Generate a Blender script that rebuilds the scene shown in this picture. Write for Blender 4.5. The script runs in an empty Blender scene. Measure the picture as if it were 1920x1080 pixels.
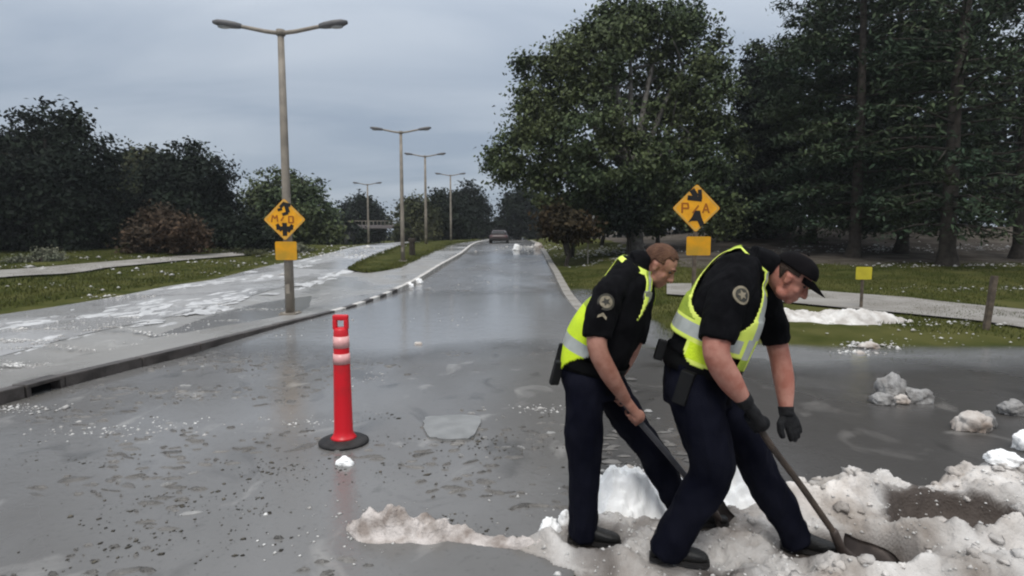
import bpy, bmesh, math, random
import numpy as np
from mathutils import Vector, Matrix, noise as mnoise

# ------------------------------------------------------------------ camera, world, sun
SC = bpy.context.scene
COL = SC.collection
R = math.radians
CH = 1.83                                   # eye height of the photographer
FPX = 1100.0                                # focal length in photo pixels (1920 wide)
PITCH = math.atan(100.0 / FPX)
cd = bpy.data.cameras.new('camera')
cd.sensor_width = 36.0
cd.lens = 36.0 * FPX / 1920.0
cd.clip_start = 0.05
cd.clip_end = 6000.0
cam = bpy.data.objects.new('camera', cd)
COL.objects.link(cam)
cam.location = (0, 0, CH)
cam.rotation_euler = (R(90) - PITCH, 0, 0)
SC.camera = cam

SUN_ELEV, SUN_AZ = 54.0, 190.0              # behind thin cloud, behind the photographer
w = bpy.data.worlds.new('World')
SC.world = w
w.use_nodes = True
nt = w.node_tree
nt.nodes.clear()
N = nt.nodes.new
L = nt.links.new
wo = N('ShaderNodeOutputWorld')
bg = N('ShaderNodeBackground')
bg.inputs['Strength'].default_value = 0.08
sky = N('ShaderNodeTexSky')
sky.sky_type = 'NISHITA'
sky.sun_disc = False
sky.sun_elevation = R(SUN_ELEV)
sky.sun_rotation = R(SUN_AZ)
tc = N('ShaderNodeTexCoord')
sx = N('ShaderNodeSeparateXYZ')
L(tc.outputs['Generated'], sx.inputs[0])
zc = N('ShaderNodeMath'); zc.operation = 'MAXIMUM'; zc.inputs[1].default_value = 0.0
L(sx.outputs['Z'], zc.inputs[0])
za = N('ShaderNodeMath'); za.operation = 'ADD'; za.inputs[1].default_value = 0.22
L(zc.outputs[0], za.inputs[0])
dv = N('ShaderNodeVectorMath'); dv.operation = 'DIVIDE'
cz = N('ShaderNodeCombineXYZ')
for i in range(3):
    L(za.outputs[0], cz.inputs[i])
L(tc.outputs['Generated'], dv.inputs[0]); L(cz.outputs[0], dv.inputs[1])
mp = N('ShaderNodeMapping'); mp.inputs['Scale'].default_value = (0.55, 1.25, 0.6)
mp.inputs['Location'].default_value = (1.3, 0.45, 0.2)
L(dv.outputs[0], mp.inputs[0])
cn = N('ShaderNodeTexNoise'); cn.inputs['Scale'].default_value = 1.5; cn.inputs['Detail'].default_value = 6.0
cn.inputs['Roughness'].default_value = 0.5; cn.inputs['Distortion'].default_value = 0.35
L(mp.outputs[0], cn.inputs['Vector'])
cr = N('ShaderNodeValToRGB')
cr.color_ramp.elements[0].position = 0.36; cr.color_ramp.elements[0].color = (0.335, 0.402, 0.50, 1)
cr.color_ramp.elements[1].position = 0.66; cr.color_ramp.elements[1].color = (0.50, 0.56, 0.64, 1)
L(cn.outputs['Fac'], cr.inputs[0])
# an overcast sky is about three times brighter overhead than at the horizon
z2 = N('ShaderNodeMath'); z2.operation = 'MULTIPLY'
L(zc.outputs[0], z2.inputs[0]); L(zc.outputs[0], z2.inputs[1])
zm = N('ShaderNodeMath'); zm.operation = 'MULTIPLY_ADD'; zm.inputs[1].default_value = 2.6; zm.inputs[2].default_value = 0.74
L(z2.outputs[0], zm.inputs[0])
# and whiter overhead, where the cloud is lit through
gm0 = N('ShaderNodeMixRGB'); gm0.inputs[2].default_value = (0.47, 0.462, 0.448, 1)
L(z2.outputs[0], gm0.inputs[0]); L(cr.outputs[0], gm0.inputs[1])
zs = N('ShaderNodeMath'); zs.operation = 'MULTIPLY'; zs.inputs[1].default_value = 1.0 / 0.08
L(zm.outputs[0], zs.inputs[0])
cm = N('ShaderNodeVectorMath'); cm.operation = 'SCALE'
L(gm0.outputs[0], cm.inputs[0]); L(zs.outputs[0], cm.inputs['Scale'])
mx = N('ShaderNodeMixRGB'); mx.inputs[0].default_value = 0.9
L(sky.outputs[0], mx.inputs[1]); L(cm.outputs[0], mx.inputs[2])
L(mx.outputs[0], bg.inputs['Color']); L(bg.outputs[0], wo.inputs[0])

sd = bpy.data.lights.new('sun', 'SUN')
sd.energy = 1.5
sd.angle = R(18)
sd.color = (1.0, 0.97, 0.92)
sun = bpy.data.objects.new('sun', sd)
COL.objects.link(sun)
az, el = R(SUN_AZ), R(SUN_ELEV)             # direction the light comes from
sv = Vector((math.sin(az) * math.cos(el), math.cos(az) * math.cos(el), math.sin(el)))
sun.rotation_euler = sv.to_track_quat('Z', 'Y').to_euler()
sun.location = sv * 60

SC.view_settings.view_transform = 'Standard'
SC.view_settings.look = 'None'
SC.view_settings.exposure = 0.3
SC.view_settings.gamma = 1.0
SC.view_settings.use_curve_mapping = False
SC.render.engine = 'CYCLES'
SC.cycles.use_denoising = True
SC.cycles.max_bounces = 6
SC.cycles.filter_width = 2.1                # the photograph is a soft video frame

rng = np.random.default_rng(7)
random.seed(7)

# ------------------------------------------------------------------ helpers
def ray(px, py):
    x, y = px - 960.0, 540.0 - py
    c, s = math.cos(PITCH), math.sin(PITCH)
    return Vector((x, FPX * c + y * s, -FPX * s + y * c))

def P(px, py, d):
    """The point at forward distance d metres that the photo shows at (px, py)."""
    v = ray(px, py)
    return Vector((0, 0, CH)) + v * (d / v.y)

def sm(a, b, x):
    t = np.clip((np.asarray(x, float) - a) / (b - a), 0, 1)
    return t * t * (3 - 2 * t)

_pY = np.array([-30, 0, 5, 7.5, 10, 14, 20, 25, 30, 36, 42, 48, 60, 90, 4000.0])
_pZ = np.array([0, 0, -.01, -.065, -.125, -.20, -.09, .10, .34, .66, .92, 1.03, 1.05, 1.05, 1.05])
_gy = np.linspace(-30, 100, 1301)
_gz = np.interp(_gy, _pY, _pZ)
_gz = np.convolve(np.pad(_gz, 20, 'edge'), np.ones(41) / 41, 'valid')
def road_z(Y):
    return np.interp(Y, _gy, _gz)

def ground_z(X, Y):
    X = np.asarray(X, float); Y = np.asarray(Y, float)
    z = road_z(Y)
    z = z + .48 * sm(15, 24, Y) * sm(2.6, 7, X)
    z = z - .030 * sm(4.5, 7, Y) * (1 - sm(9, 12, Y)) * sm(2.0, 4.5, X)
    z = z + .21 * sm(8.7, 11.9, Y) * (1 - sm(17, 23, Y)) * sm(2.3, 4.2, X)
    z = z + .10 * sm(8.0, 11.0, Y) * (1 - sm(19, 24, Y)) * sm(12.3, 14.2, -X)
    z = z + .165 * sm(6.5, 11.0, Y) * (1 - sm(19, 24, Y)) * sm(6.5, 7.5, -X)
    z = z + .9 * sm(26, 40, Y) * sm(9, 22, X)
    z = z + .32 * sm(13.2, 20, -X) * (1 - sm(40, 52, Y))
    z = z - .55 * sm(44, 60, Y) * sm(11, 16, -X)
    return z

def hit(px, py):
    v = ray(px, py)
    v = v / v.y
    d0 = 1.0
    for d in np.concatenate([np.arange(1, 60, .05), np.arange(60, 400, .5)]):
        p = v * d
        if CH + p.z < float(ground_z(p.x, d)):
            return Vector((p.x, d, float(ground_z(p.x, d))))
    return Vector((v.x * 200, 200, 1.0))

def G(x, y, dz=0.0):
    return Vector((x, y, float(ground_z(x, y)) + dz))

def vhash(i, j, seed):
    n = (i * 374761393 + j * 668265263 + seed * 1442695041) & 0xFFFFFFFF
    n = ((n ^ (n >> 13)) * 1274126177) & 0xFFFFFFFF
    return ((n ^ (n >> 16)) & 0xFFFF) / 65535.0

def vnoise(x, y, seed=0):
    x = np.asarray(x, float); y = np.asarray(y, float)
    i = np.floor(x).astype(np.int64); j = np.floor(y).astype(np.int64)
    fx = x - i; fy = y - j
    fx = fx * fx * (3 - 2 * fx); fy = fy * fy * (3 - 2 * fy)
    a = vhash(i, j, seed); b = vhash(i + 1, j, seed); c = vhash(i, j + 1, seed); d = vhash(i + 1, j + 1, seed)
    return (a * (1 - fx) + b * fx) * (1 - fy) + (c * (1 - fx) + d * fx) * fy

def fbm(x, y, seed=0, oct=4):
    t = 0; a = .5
    for k in range(oct):
        t = t + a * (vnoise(x * 2 ** k + 17.3 * k, y * 2 ** k + 5.1 * k, seed + k) - .5)
        a *= .5
    return t * 2

# ------------------------------------------------------------------ materials
def nodes(name):
    m = bpy.data.materials.new(name)
    m.use_nodes = True
    t = m.node_tree
    return m, t, t.nodes['Principled BSDF']

def M(name, c1, c2=None, scale=4.0, rough=.7, bump=0.0, bscale=40.0, spec=.3, metallic=0.0, lo=.38, hi=.62, tint=0.0, sheen=0.0):
    m, t, b = nodes(name)
    b.inputs['Roughness'].default_value = rough
    b.inputs['Specular IOR Level'].default_value = spec
    b.inputs['Metallic'].default_value = metallic
    co = t.nodes.new('ShaderNodeTexCoord')
    if c2 is None:
        c2 = tuple(v * .82 for v in c1)
    n = t.nodes.new('ShaderNodeTexNoise')
    n.inputs['Scale'].default_value = scale; n.inputs['Detail'].default_value = 6
    t.links.new(co.outputs['Object'], n.inputs['Vector'])
    r = t.nodes.new('ShaderNodeValToRGB')
    r.color_ramp.elements[0].position = lo; r.color_ramp.elements[1].position = hi
    r.color_ramp.elements[0].color = (*c1, 1); r.color_ramp.elements[1].color = (*c2, 1)
    t.links.new(n.outputs['Fac'], r.inputs[0])
    out = r.outputs[0]
    if tint:
        a = t.nodes.new('ShaderNodeAttribute'); a.attribute_name = 'tint'
        ma = t.nodes.new('ShaderNodeMath'); ma.operation = 'MULTIPLY_ADD'
        ma.inputs[1].default_value = 2 * tint; ma.inputs[2].default_value = 1 - tint
        t.links.new(a.outputs['Fac'], ma.inputs[0])
        vs = t.nodes.new('ShaderNodeVectorMath'); vs.operation = 'SCALE'
        t.links.new(out, vs.inputs[0]); t.links.new(ma.outputs[0], vs.inputs['Scale'])
        out = vs.outputs[0]
    t.links.new(out, b.inputs['Base Color'])
    if bump:
        n2 = t.nodes.new('ShaderNodeTexNoise')
        n2.inputs['Scale'].default_value = bscale; n2.inputs['Detail'].default_value = 5
        t.links.new(co.outputs['Object'], n2.inputs['Vector'])
        bm_ = t.nodes.new('ShaderNodeBump')
        bm_.inputs['Strength'].default_value = bump; bm_.inputs['Distance'].default_value = .02
        t.links.new(n2.outputs['Fac'], bm_.inputs['Height'])
        t.links.new(bm_.outputs[0], b.inputs['Normal'])
    return m

def wet_road(name, dry, mud, pale, wet=.5, seed=0.0, palef=.62):
    """Wet, silt-covered paving: noise decides where silt, film water and pale washed patches lie."""
    m, t, b = nodes(name)
    nn, ll = t.nodes.new, t.links.new
    co = nn('ShaderNodeTexCoord')
    mp = nn('ShaderNodeMapping'); mp.inputs['Location'].default_value = (seed, seed * .7, 0)
    ll(co.outputs['Object'], mp.inputs[0])
    def noise(sc, det, stretch=None, dist=0.0):
        n = nn('ShaderNodeTexNoise'); n.inputs['Scale'].default_value = sc; n.inputs['Detail'].default_value = det
        n.inputs['Distortion'].default_value = dist
        if stretch:
            q = nn('ShaderNodeMapping'); q.inputs['Scale'].default_value = stretch
            ll(mp.outputs[0], q.inputs[0]); ll(q.outputs[0], n.inputs['Vector'])
        else:
            ll(mp.outputs[0], n.inputs['Vector'])
        return n.outputs['Fac']
    def ramp(v, lo, hi):
        r = nn('ShaderNodeMapRange'); r.inputs['From Min'].default_value = lo; r.inputs['From Max'].default_value = hi
        ll(v, r.inputs['Value']); return r.outputs[0]
    def mix(f, a, bb):
        x = nn('ShaderNodeMixRGB'); ll(f, x.inputs[0])
        for k, v in ((1, a), (2, bb)):
            if isinstance(v, tuple): x.inputs[k].default_value = (*v, 1)
            else: ll(v, x.inputs[k])
        return x.outputs[0]
    big = noise(.45, 5, (.8, .55, 1), .4)
    mid = noise(1.7, 7, (1, .7, 1), .8)
    fine = noise(26, 6)
    grit = noise(120, 3)
    f1 = ramp(big, .38, .66)
    f2 = ramp(mid, .60, .72)
    f3 = ramp(mid, .41, .30)
    c = mix(f1, dry, mud)
    pm = nn('ShaderNodeMath'); pm.operation = 'MULTIPLY'; pm.inputs[1].default_value = palef; ll(f2, pm.inputs[0])
    c = mix(pm.outputs[0], c, pale)
    dm = nn('ShaderNodeMath'); dm.operation = 'MULTIPLY'; dm.inputs[1].default_value = .5; ll(f3, dm.inputs[0])
    c = mix(dm.outputs[0], c, tuple(v * .4 for v in mud))
    g = ramp(fine, .58, .78)
    gm = nn('ShaderNodeMath'); gm.operation = 'MULTIPLY'; gm.inputs[1].default_value = .35; ll(g, gm.inputs[0])
    c = mix(gm.outputs[0], c, tuple(v * .45 for v in mud))
    ll(c, b.inputs['Base Color'])
    rr = nn('ShaderNodeMapRange'); rr.inputs['From Min'].default_value = .40; rr.inputs['From Max'].default_value = .74
    rr.inputs['To Min'].default_value = .07; rr.inputs['To Max'].default_value = .07 + wet
    ll(big, rr.inputs['Value'])
    ll(rr.outputs[0], b.inputs['Roughness'])
    b.inputs['IOR'].default_value = 1.36
    b.inputs['Specular IOR Level'].default_value = .5
    ad = nn('ShaderNodeMath'); ad.operation = 'MULTIPLY_ADD'; ad.inputs[1].default_value = .35
    ll(grit, ad.inputs[0]); ll(fine, ad.inputs[2])
    rip = noise(9, 3, (.7, 1.4, 1), .5)
    ad2 = nn('ShaderNodeMath'); ad2.operation = 'MULTIPLY_ADD'; ad2.inputs[1].default_value = .8
    ll(rip, ad2.inputs[0]); ll(ad.outputs[0], ad2.inputs[2])
    bp = nn('ShaderNodeBump'); bp.inputs['Strength'].default_value = .13; bp.inputs['Distance'].default_value = .02
    ll(ad2.outputs[0], bp.inputs['Height']); ll(bp.outputs[0], b.inputs['Normal'])
    return m

MAT = {
    'grass_ground': M('grass_ground', (.040, .047, .012), (.078, .077, .026), scale=.9, rough=1.0, bump=.6, bscale=30, spec=.03),
    'blade': M('grass_blade', (.038, .050, .012), (.078, .080, .022), scale=.7, rough=.9, spec=.08, tint=.35),
    'road': wet_road('silty_road', (.172, .168, .164), (.100, .094, .087), (.29, .28, .265), .34, 0.0, .85),
    'left_road': wet_road('silty_left_road', (.40, .40, .405), (.29, .285, .28), (.56, .56, .56), .55, 11.0),
    'side_road': wet_road('wet_asphalt', (.095, .092, .091), (.048, .044, .040), (.17, .16, .15), .45, 23.0, .7),
    'median': wet_road('wet_concrete', (.31, .305, .295), (.24, .23, .215), (.40, .39, .37), .55, 31.0),
    'path': M('path_concrete', (.27, .255, .235), (.20, .185, .165), scale=1.2, rough=.75, bump=.3, bscale=25),
    'patch': M('patch_concrete', (.235, .235, .23), (.185, .185, .18), scale=6, rough=.35, bump=.25, bscale=60, spec=.5),
    'kerb_dark': M('kerb_wet_dirty', (.038, .032, .029), (.085, .073, .066), scale=5, rough=.5, bump=.5, bscale=30, spec=.4),
    'kerb_grey': M('kerb_concrete', (.30, .285, .26), (.20, .185, .165), scale=4, rough=.7, bump=.4, bscale=30),
    'kerb_white': M('kerb_white_paint', (.62, .60, .57), (.40, .38, .35), scale=5, rough=.6, bump=.3, bscale=30),
    'black': M('cavity_shade', (.008, .008, .009), rough=.9, spec=.1),
    'lamp_metal': M('galvanised_lamp', (.27, .235, .19), (.19, .165, .135), scale=3, rough=.6, bump=.15, bscale=20, spec=.4),
    'lamp_head': M('lamp_head_paint', (.13, .125, .125), (.09, .088, .09), scale=4, rough=.5, spec=.4),
    'lens': M('lamp_lens', (.34, .34, .33), rough=.2, spec=.5),
    'sign_yellow': M('sign_yellow', (.80, .37, .008), (.68, .30, .008), scale=6, rough=.45, spec=.4),
    'sign_edge': M('sign_pale_edge', (.60, .37, .10), rough=.45),
    'sign_black': M('sign_black', (.012, .010, .009), rough=.6),
    'sign_brown': M('sign_faded_print', (.34, .100, .008), rough=.6),
    'sign_back': M('sign_aluminium', (.30, .30, .31), rough=.4, metallic=.6),
    'plaque': M('plaque_amber', (.66, .30, .006), (.42, .24, .02), scale=3, rough=.5),
    'wood': M('weathered_wood', (.125, .098, .072), (.065, .050, .038), scale=8, rough=.85, bump=.5, bscale=30),
    'red': M('delineator_red', (.62, .006, .016), (.36, .018, .018), lo=.50, hi=.80, scale=5, rough=.38, spec=.5),
    'band': M('delineator_band', (.80, .42, .40), (.68, .34, .33), scale=8, rough=.35, spec=.5),
    'rubber': M('black_rubber', (.014, .013, .013), (.026, .024, .023), scale=10, rough=.6, bump=.3, bscale=50),
    'hail_dirty': M('dirty_hail', (.60, .56, .52), (.24, .19, .155), scale=3.0, rough=.75, bump=.5, bscale=55, spec=.35, lo=.36, hi=.66),
    'hail_white': M('clean_hail', (.88, .88, .87), (.62, .59, .56), scale=5, rough=.6, bump=.25, bscale=60, spec=.4, lo=.58, hi=.82),
    'hail_brown': M('muddy_hail', (.56, .51, .48), (.25, .21, .185), scale=9, rough=.7, bump=.8, bscale=60, spec=.4),
    'hail_grain': M('hail_grains', (.58, .57, .55), (.36, .34, .32), scale=3, rough=.6, spec=.4, tint=.3),
    'hail_grey': M('grey_ice', (.33, .32, .31), (.17, .16, .15), scale=7, rough=.5, bump=1.0, bscale=50, spec=.45),
    'litter': M('leaf_litter', (.050, .045, .036), (.095, .085, .066), scale=9, rough=.8, tint=.5),
    'floor': M('leaf_litter_floor', (.055, .045, .036), (.105, .092, .078), scale=1.1, rough=.95, bump=.7, bscale=22, spec=.1),
    'bark': M('bark_dark', (.030, .025, .020), (.055, .046, .038), scale=5, rough=.9, bump=.7, bscale=20, spec=.15),
    'bark_pale': M('bark_pale', (.20, .185, .165), (.10, .09, .078), scale=4, rough=.85, bump=.5, bscale=20, spec=.2),
    'leaf_dark': M('leaf_dark', (.007, .012, .008), (.014, .021, .012), scale=.35, rough=.75, spec=.14, tint=.5),
    'leaf_mid': M('leaf_mid', (.042, .062, .028), (.076, .092, .038), scale=.35, rough=.7, spec=.18, tint=.55),
    'leaf_olive': M('leaf_olive', (.040, .048, .022), (.060, .062, .030), scale=.4, rough=.75, spec=.15, tint=.5),
    'leaf_brown': M('leaf_brown', (.048, .036, .024), (.066, .042, .026), scale=.5, rough=.8, spec=.12, tint=.5),
    'leaf_rust': M('leaf_rust', (.034, .027, .015), (.052, .034, .017), scale=.5, rough=.8, spec=.12, tint=.5),
    'leaf_pale': M('leaf_pale', (.115, .125, .085), (.17, .17, .12), scale=.8, rough=.8, spec=.15, tint=.4),
    'pine': M('pine_needles', (.028, .047, .027), (.050, .067, .032), scale=.3, rough=.75, spec=.14, tint=.55),
}

# ------------------------------------------------------------------ object helpers
def link(o, parent=None):
    COL.objects.link(o)
    if parent is not None:
        o.parent = parent
    return o

def tag(o, label=None, cat=None, group=None, kind=None):
    if label: o['label'] = label
    if cat: o['category'] = cat
    if group: o['group'] = group
    if kind: o['kind'] = kind
    return o

def thing(name, label, cat, loc=(0, 0, 0), group=None, rot=None):
    o = bpy.data.objects.new(name, None)
    o.empty_display_size = .2
    o.location = loc
    if rot: o.rotation_euler = rot
    link(o)
    return tag(o, label, cat, group)

def mesh_obj(name, me, mats, parent=None, smooth=False):
    for m in (mats if isinstance(mats, (list, tuple)) else [mats]):
        me.materials.append(m)
    if smooth:
        me.shade_smooth()
    o = bpy.data.objects.new(name, me)
    return link(o, parent)

def pyd(name, verts, faces):
    me = bpy.data.meshes.new(name)
    me.from_pydata([tuple(v) for v in verts], [], [tuple(f) for f in faces])
    me.update()
    return me

def bm_obj(name, bm, mats, parent=None, smooth=False):
    bmesh.ops.recalc_face_normals(bm, faces=bm.faces)
    me = bpy.data.meshes.new(name)
    bm.to_mesh(me); bm.free()
    return mesh_obj(name, me, mats, parent, smooth)

def big_mesh(name, V, F4, tint=None):
    """Quads from numpy arrays (V: n x 3, F4: m x k)."""
    me = bpy.data.meshes.new(name)
    k = F4.shape[1]
    me.vertices.add(len(V)); me.vertices.foreach_set('co', np.asarray(V, np.float32).ravel())
    me.loops.add(F4.size); me.loops.foreach_set('vertex_index', F4.astype(np.int32).ravel())
    me.polygons.add(len(F4))
    me.polygons.foreach_set('loop_start', np.arange(0, F4.size, k, dtype=np.int32))
    me.polygons.foreach_set('loop_total', np.full(len(F4), k, np.int32))
    me.update(calc_edges=True)
    if tint is not None:
        a = me.attributes.new('tint', 'FLOAT', 'FACE')
        a.data.foreach_set('value', np.asarray(tint, np.float32))
    return me

def add_box(bm, c, s, rot=None, bevel=0.0, mi=0):
    r = bmesh.ops.create_cube(bm, size=1.0)
    vs = r['verts']
    bmesh.ops.scale(bm, vec=s, verts=vs)
    fs = list({f for v in vs for f in v.link_faces})
    if bevel:
        es = list({e for v in vs for e in v.link_edges})
        q = bmesh.ops.bevel(bm, geom=es, offset=bevel, segments=2, affect='EDGES', profile=.6)
        fs = list(set(q['faces']) | {f for f in fs if f.is_valid})
        vs = list({v for f in fs for v in f.verts})
    if rot is not None:
        bmesh.ops.rotate(bm, cent=(0, 0, 0), matrix=rot, verts=vs)
    bmesh.ops.translate(bm, vec=c, verts=vs)
    for f in fs: f.material_index = mi
    return vs

def frames(pts, up=Vector((0, 0, 1))):
    """A parallel-transported frame along a list of points."""
    n = len(pts); out = []
    prev = None
    for i in range(n):
        a = pts[max(i - 1, 0)]; b = pts[min(i + 1, n - 1)]
        t = (b - a).normalized()
        if prev is None:
            x = up.cross(t)
            if x.length < .1: x = Vector((1, 0, 0)).cross(t)
            x.normalize()
        else:
            x = (prev - t * prev.dot(t)).normalized()
        prev = x
        out.append((x, t.cross(x).normalized(), t))
    return out

def spline(pts, k=4):
    """Catmull-Rom through lists of equal-length tuples or vectors."""
    A = [np.array(p, float) for p in pts]
    A = [2 * A[0] - A[1]] + A + [2 * A[-1] - A[-2]]
    out = []
    for i in range(1, len(A) - 2):
        for j in range(k):
            t = j / k
            p0, p1, p2, p3 = A[i - 1:i + 3]
            out.append(.5 * (2 * p1 + (p2 - p0) * t + (2 * p0 - 5 * p1 + 4 * p2 - p3) * t * t + (3 * p1 - p0 - 3 * p2 + p3) * t ** 3))
    out.append(A[-2])
    return out

def add_tube(bm, pts, rad, seg=10, flat=1.0, rounded=True, up=Vector((0, 0, 1)), mi=0):
    """Closed tapered tube through pts with a radius per point; rounded ends when asked."""
    pts = [Vector(p) for p in pts]
    if not isinstance(rad, (list, tuple, np.ndarray)): rad = [rad] * len(pts)
    fr = frames(pts, up)
    rings = []
    def ring(c, x, y, rx, ry):
        return [bm.verts.new(c + x * (rx * math.cos(2 * math.pi * k / seg)) + y * (ry * math.sin(2 * math.pi * k / seg))) for k in range(seg)]
    x, y, t = fr[0]
    caps = (.5, .866) if rounded else ()
    if rounded:
        for q in caps:
            rings.append(ring(pts[0] - t * rad[0] * math.sqrt(1 - q * q), x, y, rad[0] * q, rad[0] * q * flat))
    for p, r, (x, y, t) in zip(pts, rad, fr):
        rings.append(ring(p, x, y, r, r * flat))
    if rounded:
        x, y, t = fr[-1]
        for q in reversed(caps):
            rings.append(ring(pts[-1] + t * rad[-1] * math.sqrt(1 - q * q), x, y, rad[-1] * q, rad[-1] * q * flat))
    fs = []
    for a, b in zip(rings, rings[1:]):
        for k in range(seg):
            fs.append(bm.faces.new((a[k], a[(k + 1) % seg], b[(k + 1) % seg], b[k])))
    fs.append(bm.faces.new(list(reversed(rings[0])))); fs.append(bm.faces.new(rings[-1]))
    for f in fs: f.material_index = mi
    return fs

def add_loft(bm, rings, seg=28, power=2.0):
    """rings: (centre, side axis * half width, forward axis * half depth)."""
    R_ = []
    for c, a, b in rings:
        row = []
        for k in range(seg):
            th = 2 * math.pi * k / seg
            ct, st = math.cos(th), math.sin(th)
            ct = math.copysign(abs(ct) ** (2 / power), ct); st = math.copysign(abs(st) ** (2 / power), st)
            row.append(bm.verts.new(Vector(c) + Vector(a) * ct + Vector(b) * st))
        R_.append(row)
    for p, q in zip(R_, R_[1:]):
        for k in range(seg):
            bm.faces.new((p[k], p[(k + 1) % seg], q[(k + 1) % seg], q[k]))
    bm.faces.new(list(reversed(R_[0]))); bm.faces.new(R_[-1])

def add_ball(bm, c, ax, ay, az, seg=16, rin=10):
    """Ellipsoid with axis vectors ax, ay, az."""
    r = bmesh.ops.create_uvsphere(bm, u_segments=seg, v_segments=rin, radius=1.0)
    c, ax, ay, az = Vector(c), Vector(ax), Vector(ay), Vector(az)
    for v in r['verts']:
        v.co = c + ax * v.co.x + ay * v.co.y + az * v.co.z
    return r['verts']

def fuse(name, bm, voxel, iters=6, fac=.5, fold=None):
    """One continuous surface from overlapping closed shapes (voxel union, then smoothed)."""
    bmesh.ops.recalc_face_normals(bm, faces=bm.faces)
    me = bpy.data.meshes.new(name + '_source')
    bm.to_mesh(me); bm.free()
    o = bpy.data.objects.new(name + '_source', me)
    COL.objects.link(o)
    md = o.modifiers.new('r', 'REMESH'); md.mode = 'VOXEL'; md.voxel_size = voxel
    s = o.modifiers.new('s', 'SMOOTH'); s.factor = fac; s.iterations = iters
    dg = bpy.context.evaluated_depsgraph_get(); dg.update()
    out = bpy.data.meshes.new_from_object(o.evaluated_get(dg))
    out.name = name
    bpy.data.objects.remove(o); bpy.data.meshes.remove(me)
    if fold:
        amp, sc, st = fold
        n = len(out.vertices)
        co = np.empty(n * 3); out.vertices.foreach_get('co', co); co = co.reshape(-1, 3)
        no = np.empty(n * 3); out.vertices.foreach_get('normal', no); no = no.reshape(-1, 3)
        h = np.array([mnoise.fractal(Vector((p[0] * sc, p[1] * sc, p[2] * sc * st)), .7, 2.0, 3) for p in co])
        co += no * (h * amp)[:, None]
        out.vertices.foreach_set('co', co.ravel()); out.update()
    return out

# ------------------------------------------------------------------ the setting: ground, roads, paths
def poly_from_px(pts, lo=None, hi=None):
    q = [hit(*p) for p in pts]
    xs = [p.x for p in q]; ys = [p.y for p in q]
    if lo: xs = [lo[0]] + xs; ys = [lo[1]] + ys
    if hi: xs += [hi[0]]; ys += [hi[1]]
    o = np.argsort(ys); xs = np.array(xs)[o]; ys = np.array(ys)[o]
    yy = np.linspace(ys[0], ys[-1], 800)
    xx = np.interp(yy, ys, xs)
    xx = np.convolve(np.pad(xx, 9, 'edge'), np.ones(19) / 19, 'valid')
    return lambda Y: np.interp(Y, yy, xx)

K_ = poly_from_px([(0, 762), (200, 712), (400, 662), (541, 617), (645, 594), (760, 546), (828, 502), (868, 479)], (-6.35, -12), (-2.6, 170))
E_ = poly_from_px([(1058, 562), (1040, 520), (1020, 482)], (1.75, -12), (2.9, 170))
LL_ = poly_from_px([(0, 592), (200, 562), (480, 504), (600, 480)], (-12.6, -12), (-13.2, 170))
LR_ = lambda Y: np.interp(Y, [-12, 14, 27, 40, 60, 170], [-7.9, -7.6, -7.75, -8.2, -8.6, -8.6])
def MR_(Y):                                  # where the road surface gives way to the darker side road
    return np.where(np.asarray(Y) > 11.0, E_(Y), np.interp(Y, [-12, 0, 3.6, 11.0], [-.5, -.1, .42, float(E_(11.0))]))
ARC0 = float(E_(11.3))
def YB_(X):                                  # far edge of the side road, with the rounded corner
    X = np.asarray(X, float)
    t = np.clip((ARC0 + 3.0 - X) / 3.0, 0, 1)
    return np.where(X < ARC0, 11.6, 8.85 - .02 * np.maximum(X - 5, 0) + sm(ARC0 + 1, ARC0 + 3, X) * (.55 * fbm(X * .45, X * 0 + 4, 61) + .12 * fbm(X * 4, X * 0 + 9, 62)) + 2.5 * (1 - np.sqrt(np.maximum(0, 1 - t * t))))

def corridor(X, Y, m=0.0):
    a = (X > LL_(Y) + m) & (X < E_(Y) - m) & (Y < 168)
    b = (Y < YB_(X) - m) & (X > -1) & (X < 44)
    return a | b

YS = np.concatenate([np.arange(-10, 30, .4), np.arange(30, 70, .8), np.arange(70, 170, 5), np.geomspace(175, 420, 10)])
XS = np.concatenate([-np.geomspace(420, 19, 20), np.arange(-18.4, 18.5, .4), np.geomspace(19, 420, 20)])
gx, gy = np.meshgrid(XS, YS)
gz = ground_z(gx, gy) + .02 + .05 * fbm(gx * .5, gy * .5, 3) * (~corridor(gx, gy, -.5))
gz = np.where(corridor(gx, gy, .35), gz - .12, gz)
def grid_mesh(name, X, Y, Z):
    h, w_ = X.shape
    V = np.stack([X, Y, Z], -1).reshape(-1, 3)
    i = np.arange(h * w_).reshape(h, w_)
    F = np.stack([i[:-1, :-1], i[:-1, 1:], i[1:, 1:], i[1:, :-1]], -1).reshape(-1, 4)
    return big_mesh(name, V, F)
tag(mesh_obj('ground', grid_mesh('ground', gx, gy, gz), MAT['grass_ground'], smooth=True), kind='structure')

def sheet(name, fa, fb, ys, nx, mat, dz, zf=None):
    ys = np.asarray(ys, float)
    t = np.linspace(0, 1, nx)
    X = np.asarray(fa(ys))[:, None] * (1 - t) + np.asarray(fb(ys))[:, None] * t
    Y = np.repeat(ys[:, None], nx, 1)
    Z = ground_z(X, Y) + dz + (zf(X, Y, t[None, :]) if zf else 0)
    return tag(mesh_obj(name, grid_mesh(name, X, Y, Z), mat, smooth=True), kind='structure')

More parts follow.
